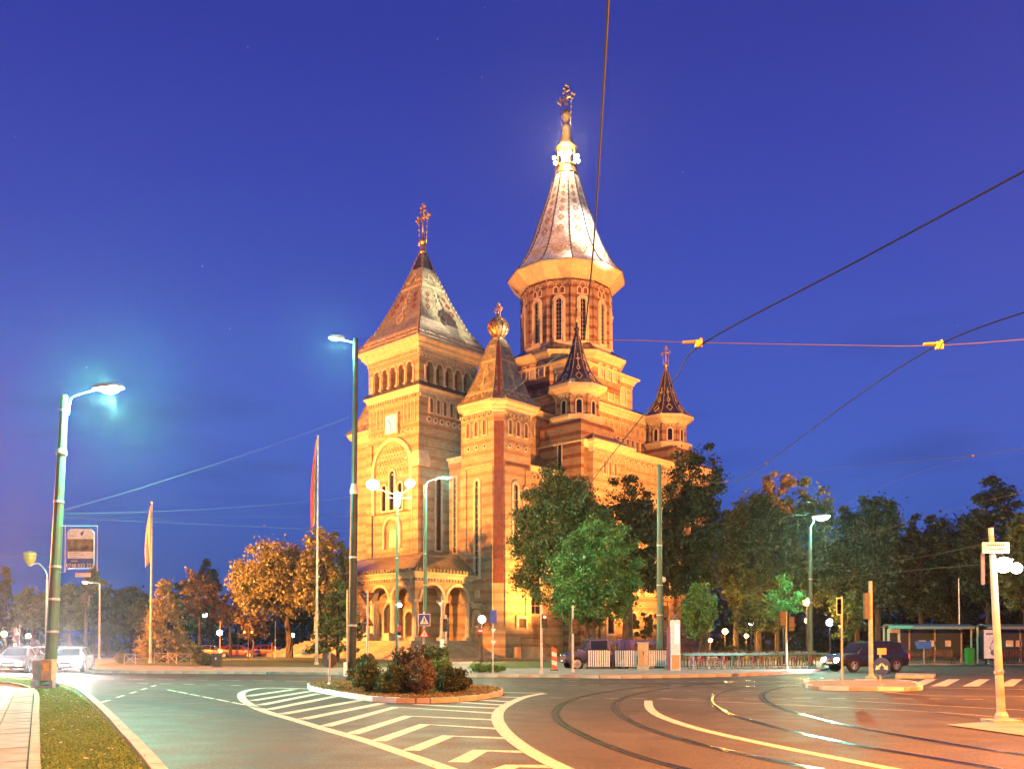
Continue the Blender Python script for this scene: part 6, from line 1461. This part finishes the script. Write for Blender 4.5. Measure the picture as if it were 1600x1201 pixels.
def bicycle(x, y, rz, label, m, group='hire bicycles in the stand'):
    t = empty('bicycle', (x, y, .12), rz, label, 'bicycle', group)
    for s_ in (-.52, .52):
        b = MB(); b.rings([[(s_ + (.32 + .016 * math.cos(q * math.pi / 2)) * math.cos(a * math.pi / 10), .016 * math.sin(q * math.pi / 2), .34 + (.32 + .016 * math.cos(q * math.pi / 2)) * math.sin(a * math.pi / 10)) for q in range(4)] for a in range(21)], False, False)
        w = b.build('wheel', M_rub, t); c = MB()
        for k in range(7): a = k * math.pi / 7; c.tube([(s_ - .31 * math.cos(a), 0, .34 - .31 * math.sin(a)), (s_ + .31 * math.cos(a), 0, .34 + .31 * math.sin(a))], .004, 3)
        o = c.build('spokes', M_gal, w); o['kind'] = 'stuff'
    b = MB()
    for p, q in (((-.52, .34), (-.1, .32)), ((-.1, .32), (.4, .68)), ((-.1, .32), (-.22, .85)), ((-.2, .75), (.38, .78)), ((-.52, .34), (-.2, .75)), ((.52, .34), (.36, .95)), ): b.tube([(p[0], 0, p[1]), (q[0], 0, q[1])], .022, 6)
    b.build('frame', m, t); b = MB(); b.tube([(.36, 0, .95), (.34, 0, 1.0)], .02, 5); b.tube([(.28, -.28, 1.02), (.36, -.1, 1.0), (.36, .1, 1.0), (.28, .28, 1.02)], .014, 5); b.build('handlebar', M_black, t)
    MB().loft([(-.36, -.07), (-.1, -.02), (-.1, .02), (-.36, .07)], [(0, .85), (.01, .88), (0, .92)]).build('saddle', M_black, t)
    MB().box(-.7, -.3, -.06, .06, .70, .72).build('rear_rack', M_gal, t); b = MB(); b.box(.42, .68, -.13, .13, .78, .98); b.build('basket', M_gal, t)
    return t
bm_ = [mat('bike_red', (.35, .04, .05), .4), mat('bike_purple', (.16, .05, .25), .4), mat('bike_green', (.03, .2, .1), .4), mat('bike_grey', (.25, .25, .27), .4)]
cn = ['red', 'violet', 'green', 'grey']
od = ['first', 'second', 'third', 'fourth', 'fifth', 'sixth', 'seventh', 'eighth', 'ninth', 'tenth', 'eleventh', 'twelfth', 'thirteenth', 'fourteenth', 'fifteenth']
for i, px in enumerate((1083, 1096, 1108, 1122, 1133, 1146, 1157, 1178, 1190, 1202, 1219, 1243, 1256, 1268)):
    u = (px - 1062) / 226; y = Ya + (Yb_ - Ya) * u - .15; c = [1, 0, 3, 1, 0, 2, 3, 1, 0, 3, 2, 1, 2, 0][i]
    bicycle(Xat(px, y), y, math.radians(62 + (i * 37 % 11) - 5), '%s hire bicycle, %s in the stand from the information column' % (cn[c], od[i]), bm_[c])
# ---------------------------------------------------------------- tram stop shelters, benches, bins
def shelter(pxa, pxb, Y, label, left_panel=True):
    xa, xb = Xat(pxa, Y), Xat(pxb, Y); t = empty('tram_shelter', ((xa + xb) / 2, Y, .125), 0, label, 'shelter'); w = (xb - xa) / 2; zr = Zat(976, Y) - .125
    b = MB(); n = 8; prof = [(-1.1 + 2.0 * k / n, zr - .28 + .34 * math.sin(math.pi * (.15 + .7 * k / n))) for k in range(n + 1)]
    top = [(-w, y, z) for y, z in prof] + [(-w, y, z - .06) for y, z in reversed(prof)]
    b.rings([[(-w, y, z) for _, y, z in top], [(w, y, z) for _, y, z in top]]); b.build('roof', mat('shelter_roof', (.10, .16, .17), .3, .3), t)
    cream = mat('shelter_cream', (.5, .42, .3), .6)
    MB().box(-w, w, -1.14, -1.08, zr - .32, zr - .12).build('fascia', mat('shelter_fascia', (.2, .25, .25), .5), t)
    ps = [-w + .15, -w * .33, w * .3, w - .15]
    for x in ps: MB().box(x - .05, x + .05, .6, .72, 0, zr - .1).build('post', cream, t)
    for x in (ps[0], ps[3]): MB().box(x - .05, x + .05, -.9, -.8, 0, zr - .25).build('post', cream, t)
    for a_, c_ in zip(ps, ps[1:]):
        MB().box(a_ + .06, c_ - .06, .64, .66, .35, zr - .35).build('glass_pane', mat('shelter_glass', (.06, .08, .08), .08, var=0), t)
    for k, x in enumerate((-w * .62, 0, w * .25, w * .62)): MB().box(x - .22 - (.1 if k == 1 else 0), x + .22, .60, .62, 1.25, 1.72).build('notice', mat('paper', (.7, .68, .6), .7), t)
    if left_panel: 
        MB().box(-w - .25, -w + .7, -.95, -.9, .1, zr - .3).build('side_panel', cream, t); MB().box(-w - .08, -w + .5, -.97, -.952, .9, zr - .6).build('dark_opening', M_black, t)
        MB().box(-w - .25, -w + 1.6, -1.2, -1.142, zr - .3, zr - .06).build('teal_edge', mat('teal_edge', (.1, .4, .36), .4), t)
    return t
YS = 68
shelter(1384, 1512, YS, 'long tram shelter with a cream left panel behind the dark car')
shelter(1532, 1640, YS - 2, 'tram shelter at the right edge with a tall poster', False)
Yp = 64; X = Xat(1549, Yp); t = empty('poster_case', (X, Yp, .125), 0, 'tall lit poster case standing before the right tram shelter', 'poster case'); zt = Zat(982, Yp) - .125
MB().box(-.62, .62, -.06, .06, .35, zt).build('frame', M_black, t); MB().box(-.55, .55, -.07, -.061, .42, zt - .07).build('poster', mat('poster_print', (.62, .66, .66), .3, emit=(.8, .9, .9), es=.15), t)
b = MB(); b.tube([(.1, -.074, .8), (-.15, -.074, 1.2), (.05, -.074, 1.6), (.2, -.074, 1.9)], .03, 5); b.box(-.4, .4, -.08, -.073, zt - .4, zt - .3); b.sphere((.12, -.075, .85), .22, 8, 4, 1); b.build('printed_figure', mat('poster_dark', (.06, .1, .16), .5), t)
for s_ in (-.4, .4): MB().box(s_ - .05, s_ + .05, -.04, .04, 0, .35).build('leg', M_black, t)
def bench(px, Y, label, w=2.1):
    t = empty('bench', (Xat(px, Y), Y, .125), 0, label, 'bench', 'slatted benches of the tram stop')
    for k in range(4): MB().box(-w / 2, w / 2, -.22 + k * .12, -.13 + k * .12, .44, .48).build('slat', M_rust, t)
    for k in range(4): MB().box(-w / 2, w / 2, .26 + .015 * k, .29 + .015 * k, .55 + k * .12, .64 + k * .12).build('slat', M_rust, t)
    for s_ in (-.9, .9): b = MB(); b.tube([(s_ * w / 2, -.2, 0), (s_ * w / 2, -.2, .44), (s_ * w / 2, .25, .44), (s_ * w / 2, .33, 1.02)], .03, 5); b.tube([(s_ * w / 2, .25, .44), (s_ * w / 2, .3, 0)], .03, 5); b.build('leg', M_black, t)
bench(1425, 66, 'dark slatted bench left of the blue board in the shelter'); bench(1471, 66, 'dark slatted bench in the middle of the left shelter', 2.0); bench(1592, 64.5, 'dark slatted bench inside the right shelter')
railing(Xat(1405, 71.5), Xat(1630, 71.5), 71.5, 1.35, 'dark railing along the park behind the tram shelters', M_rust, M_rust, .3, solid=.02)
Yq = 65.5; X = Xat(1515, Yq); t = empty('litter_bin', (X, Yq, .125), 0, 'green litter bin between the two shelters', 'litter bin'); MB().loft(rect(-.27, .27, -.22, .22), [(-.04, 0), (0, 1.0), (0, 1.05)]).build('body', mat('bin_green', (.02, .28, .06), .5), t); MB().loft(rect(-.29, .29, -.24, .24), [(0, 1.05), (0, 1.1), (-.1, 1.18)]).build('lid', mat('bin_lid', (.02, .2, .05), .5), t)
t = empty('display_board', (Xat(1444, 65), 65, .125), 0, 'small slanting blue display board between the benches', 'display board'); MB().prism([(-.55, -.1, 1.1), (.5, -.1, 1.1), (.6, .15, 1.65), (-.6, .15, 1.65)], (0, .03, 0)).build('panel', mat('board_blue', (.05, .1, .3), .4), t); MB().tube([(0, 0, 0), (0, 0, 1.2)], .05, 6).build('post', M_gal, t)
railing(Xat(1530, 66), Xat(1576, 66), 63.5, 1.15, 'short crowd railing before the right shelter', M_black, M_black, .2)
X = Xat(1500, 76); t = empty('sign_post', (X, 76, .1), 0, 'thin white pole behind the left shelter', 'post'); MB().tube([(0, 0, 0), (-.05, 0, Zat(905, 76))], .06, 8, .04).build('post', M_white, t)
# litter bin and little barrier on the left lawn
X = Xat(339, 57); t = empty('litter_bin', (X, 57, .13), 0, 'dark square litter bin beside a clipped round bush', 'litter bin'); MB().loft(rect(-.26, .26, -.24, .24), [(-.02, 0), (0, .78), (.03, .8), (.03, .84)]).build('body', mat('bin_brown', (.09, .06, .05), .6), t)
for s_ in (-.22, .22): MB().box(s_ - .02, s_ + .02, -.02, .02, .84, 1.08).build('lid_support', M_black, t)
MB().box(-.3, .3, -.26, .26, 1.08, 1.13).build('lid', M_rust, t); MB().box(-.05, .05, -.26, -.245, .45, .6).build('label_plate', M_white, t)
for i, (px, Y) in enumerate(((252, 66), (268, 65), (287, 64), (203, 64))):
    X = Xat(px, Y); t = empty('barrier', (X, Y, .13), [.3, -.5, .2, 1.1][i], ['leaning pale tube barrier under the amber conifer', 'crossed pale tube barrier right of the left flagpole', 'fallen pale tube barrier on the lawn', 'pale tube barrier beside the far left round bush'][i], 'barrier', 'loose tube barriers on the lawn')
    b = MB(); b.tube([(-.5, 0, 0), (-.45, 0, .75), (.45, 0, .75), (.5, 0, 0)], .028, 6); b.tube([(-.45, 0, .1), (.45, 0, .7)], .02, 5); b.tube([(-.45, 0, .7), (.45, 0, .1)], .02, 5); b.build('tube_frame', mat('barrier_pale', (.5, .38, .3), .6), t)
for i, px in enumerate((344, 425, 430)):
    X = Xat(px, 82 + i * 5); t = empty('post', (X, 82 + i * 5, .13), 0, ['thin post above the litter bin', 'thin post near the end of the stairway', 'pale thin post beside the stairway'][i], 'post'); MB().tube([(0, 0, 0), (0, 0, Zat([972, 1005, 972][i], 82 + i * 5))], .06, 6, .05).build('shaft', M_rust if i < 2 else M_py, t)
# ---------------------------------------------------------------- overhead wires
M_wd = mat('dark_wire', (.009, .008, .008), .8); M_wl = mat('pale_wire', (.07, .062, .02), .7)
def wire(pts, r, label, m, sag=0, k=6, cat='overhead wire'):
    P = [P3(*p) for p in pts]
    if len(P) == 2 and sag: P = [P[0].lerp(P[1], q / 12) - Vector((0, 0, sag * 4 * (q / 12) * (1 - q / 12))) for q in range(13)]
    elif len(P) > 2: P = crm(P, k)
    b = MB().tube(P, r * (.8 if m is M_wl else 1), 5); o = b.build('overhead_wire', m); return tag(o, label, cat, 'overhead tram wires')
wire([(952, -40, 5.7), (947, 60, 6.4), (936, 250, 8.4), (926, 400, 10.6), (913, 530, 13.1)], .011, 'thick contact wire dropping from the top of the view past the dome', M_wd)
wire([(1640, 246, 7.9), (1345, 405, 10.2), (1096, 538, 13.1), (1058, 588, 14.8), (1000, 655, 17.6), (935, 738, 23), (898, 790, 29)], .011, 'thick contact wire sweeping down from the upper right across the crossing', M_wd)
wire([(1640, 475, 11.4), (1470, 537, 13.1), (1330, 625, 16.2), (1195, 725, 22), (1150, 752, 25)], .011, 'thick contact wire from the right edge toward the park trees', M_wd)
wire([(905, 531, 13.1), (1000, 532, 13.1), (1080, 535, 13.1), (1300, 539, 13.1), (1460, 540, 13.1), (1640, 527, 13.1)], .0075, 'pale span wire holding the contact wires in a level line', M_wl, k=3)
wire([(950, 722, 24), (905, 762, 30), (880, 800, 38)], .008, 'short wire crossing before the big tree', M_wd)
wire([(100, 797, 32), (545, 652, 35)], .007, 'wire rising from the tall tram pole to the dark post', M_wl, .12)
wire([(96, 802, 32), (548, 776, 35)], .007, 'upper of the three level wires left of the dark post', M_wl, .15)
wire([(98, 806, 32), (300, 807, 45), (790, 805, 50)], .008, 'middle level wire running across the facade', M_wl)
wire([(98, 809, 32), (300, 818, 36), (548, 829, 36)], .007, 'lower level wire left of the dark post', M_wl)
wire([(-20, 867, 36), (82, 868, 32), (110, 868, 31.8)], .012, 'double pale cable entering from the left edge at lantern height', M_wl)
wire([(790, 764, 40), (1028, 757, 54), (1140, 752, 40), (1200, 741, 34), (1522, 711, 22), (1640, 688, 18)], .008, 'pale twisted wire passing the top of the green tram pole', M_wl)
wire([(1522, 711, 22), (1375, 761, 32), (1285, 806, 60)], .006, 'thin stay running down to the teal street lamp', M_wl)
wire([(1640, 758, 18), (1460, 803, 24), (1366, 830, 30), (1256, 850, 40), (1031, 872, 54)], .008, 'long sagging wire across the park to the green tram pole', M_wl)
wire([(1031, 822, 54), (1100, 820, 56), (1266, 803, 62)], .012, 'wire between the green tram pole and the teal lamp', M_wl)
wire([(1552, 846, 18.2), (1406, 875, 28), (1290, 887, 50), (1200, 884, 80)], .007, 'wire falling left from the stop board, upper of two', M_wl)
wire([(1552, 880, 18.2), (1400, 893, 28), (1275, 905, 62)], .008, 'wire falling left from the white globe lamps', M_wl)
wire([(1031, 873, 54), (900, 874, 50), (780, 873, 48)], .012, 'wire running left from the green tram pole before the trees', M_wl)
wire([(780, 853, 44), (880, 835, 52), (1031, 825, 54)], .012, 'wire climbing right toward the green tram pole', M_wl)
wire([(664, 868, 56), (780, 873, 48)], .012, 'short wire from the unlit arm post to the trees', M_wl)
wire([(560, 875, 36), (664, 866, 56)], .008, 'wire between the dark post and the unlit arm post', M_wl)
wire([(690, 700, 50), (735, 660, 40), (905, 531, 13.1)], .006, 'thin wire crossing the stair tower diagonally', M_wl)
for (px, py, lb) in ((1084, 537, 'left wire clamp where the dark wire meets the span wire'), (1460, 540, 'right wire clamp where the dark wire meets the span wire')):
    p = P3(px, py, 13.1); t = empty('wire_clamp', p, 0, lb, 'wire clamp', 'clamps on the span wire'); mc = mat('clamp_bronze', (.55, .33, .1), .5, .4)
    MB().tube([(-.16, 0, .02), (.04, 0, .03)], .022, 6).build('arm', mc, t); MB().box(.02, .12, -.03, .03, -.05, .05).build('jaw', mc, t); MB().sphere((.1, 0, .06), .03, 6, 4).build('bolt', mc, t)
for (px, py, Y_, lb) in ((1135, 752, 40, 'small clamp on the wire above the tall dark tree'), (1520, 712, 22, 'small clamp where the thin stay leaves the pale wire'), (1197, 724, 22, 'small clamp at the tip of the yellow topped tree')):
    p = P3(px, py, Y_); t = tag(MB().sphere((0, 0, 0), .06 * Y_ / 40, 8, 6).build('wire_clamp', mat('small_clamp', (.16, .11, .05), .6)), lb, 'wire clamp'); t.location = p
# ---------------------------------------------------------------- unseen street lamps behind the viewer that light the crossing amber; the far left one is added for the pavement
for (x, y, h, e, col, lb) in ((11.5, 6.5, 10.8, 62000, SOD2, 'amber street lamp just outside the view on the right'), (-5, 4, 9.5, 6000, SOD2, 'amber street lamp just behind the viewer on the left'), (27, 24, 9.5, 62000, SOD2, 'amber street lamp beyond the right edge of the crossing'), (-42, 60, 9.5, 170000, SOD2, 'added unseen amber lamp beyond the left edge, brightening the pavement')):
    t = empty('street_lamp', (x, y, 0), 0, lb, 'street lamp'); pole(t, h, .11, .07, M_pg); MB().tube([(0, 0, h - .1), (-.3, 0, h + .2), (-1.2, 0, h + .3)], .035, 6).build('arm', M_gal, t); lamp_head(t, -1.1, 0, h + .25, -1, 0, M_sodlamp)
    light('POINT', (x - 1.6, y, h - .1), e, col, 'street_light', radius=.25)
# ---------------------------------------------------------------- thin mist added through the scene to give the lamps halos
hz = MB().box(-230, 200, -14, 185, -1.2, 86).build('halo_haze', bpy.data.materials.new('halo_haze_air')); hz['kind'] = 'stuff'
hm = hz.data.materials[0]; hm.use_nodes = True; hn = hm.node_tree.nodes; hn.clear()
ho = hn.new('ShaderNodeOutputMaterial'); hv = hn.new('ShaderNodeVolumePrincipled'); hm.node_tree.links.new(hv.outputs[0], ho.inputs['Volume'])
hv.inputs['Color'].default_value = (.85, .9, 1, 1); hv.inputs['Density'].default_value = .00025; hv.inputs['Anisotropy'].default_value = .88
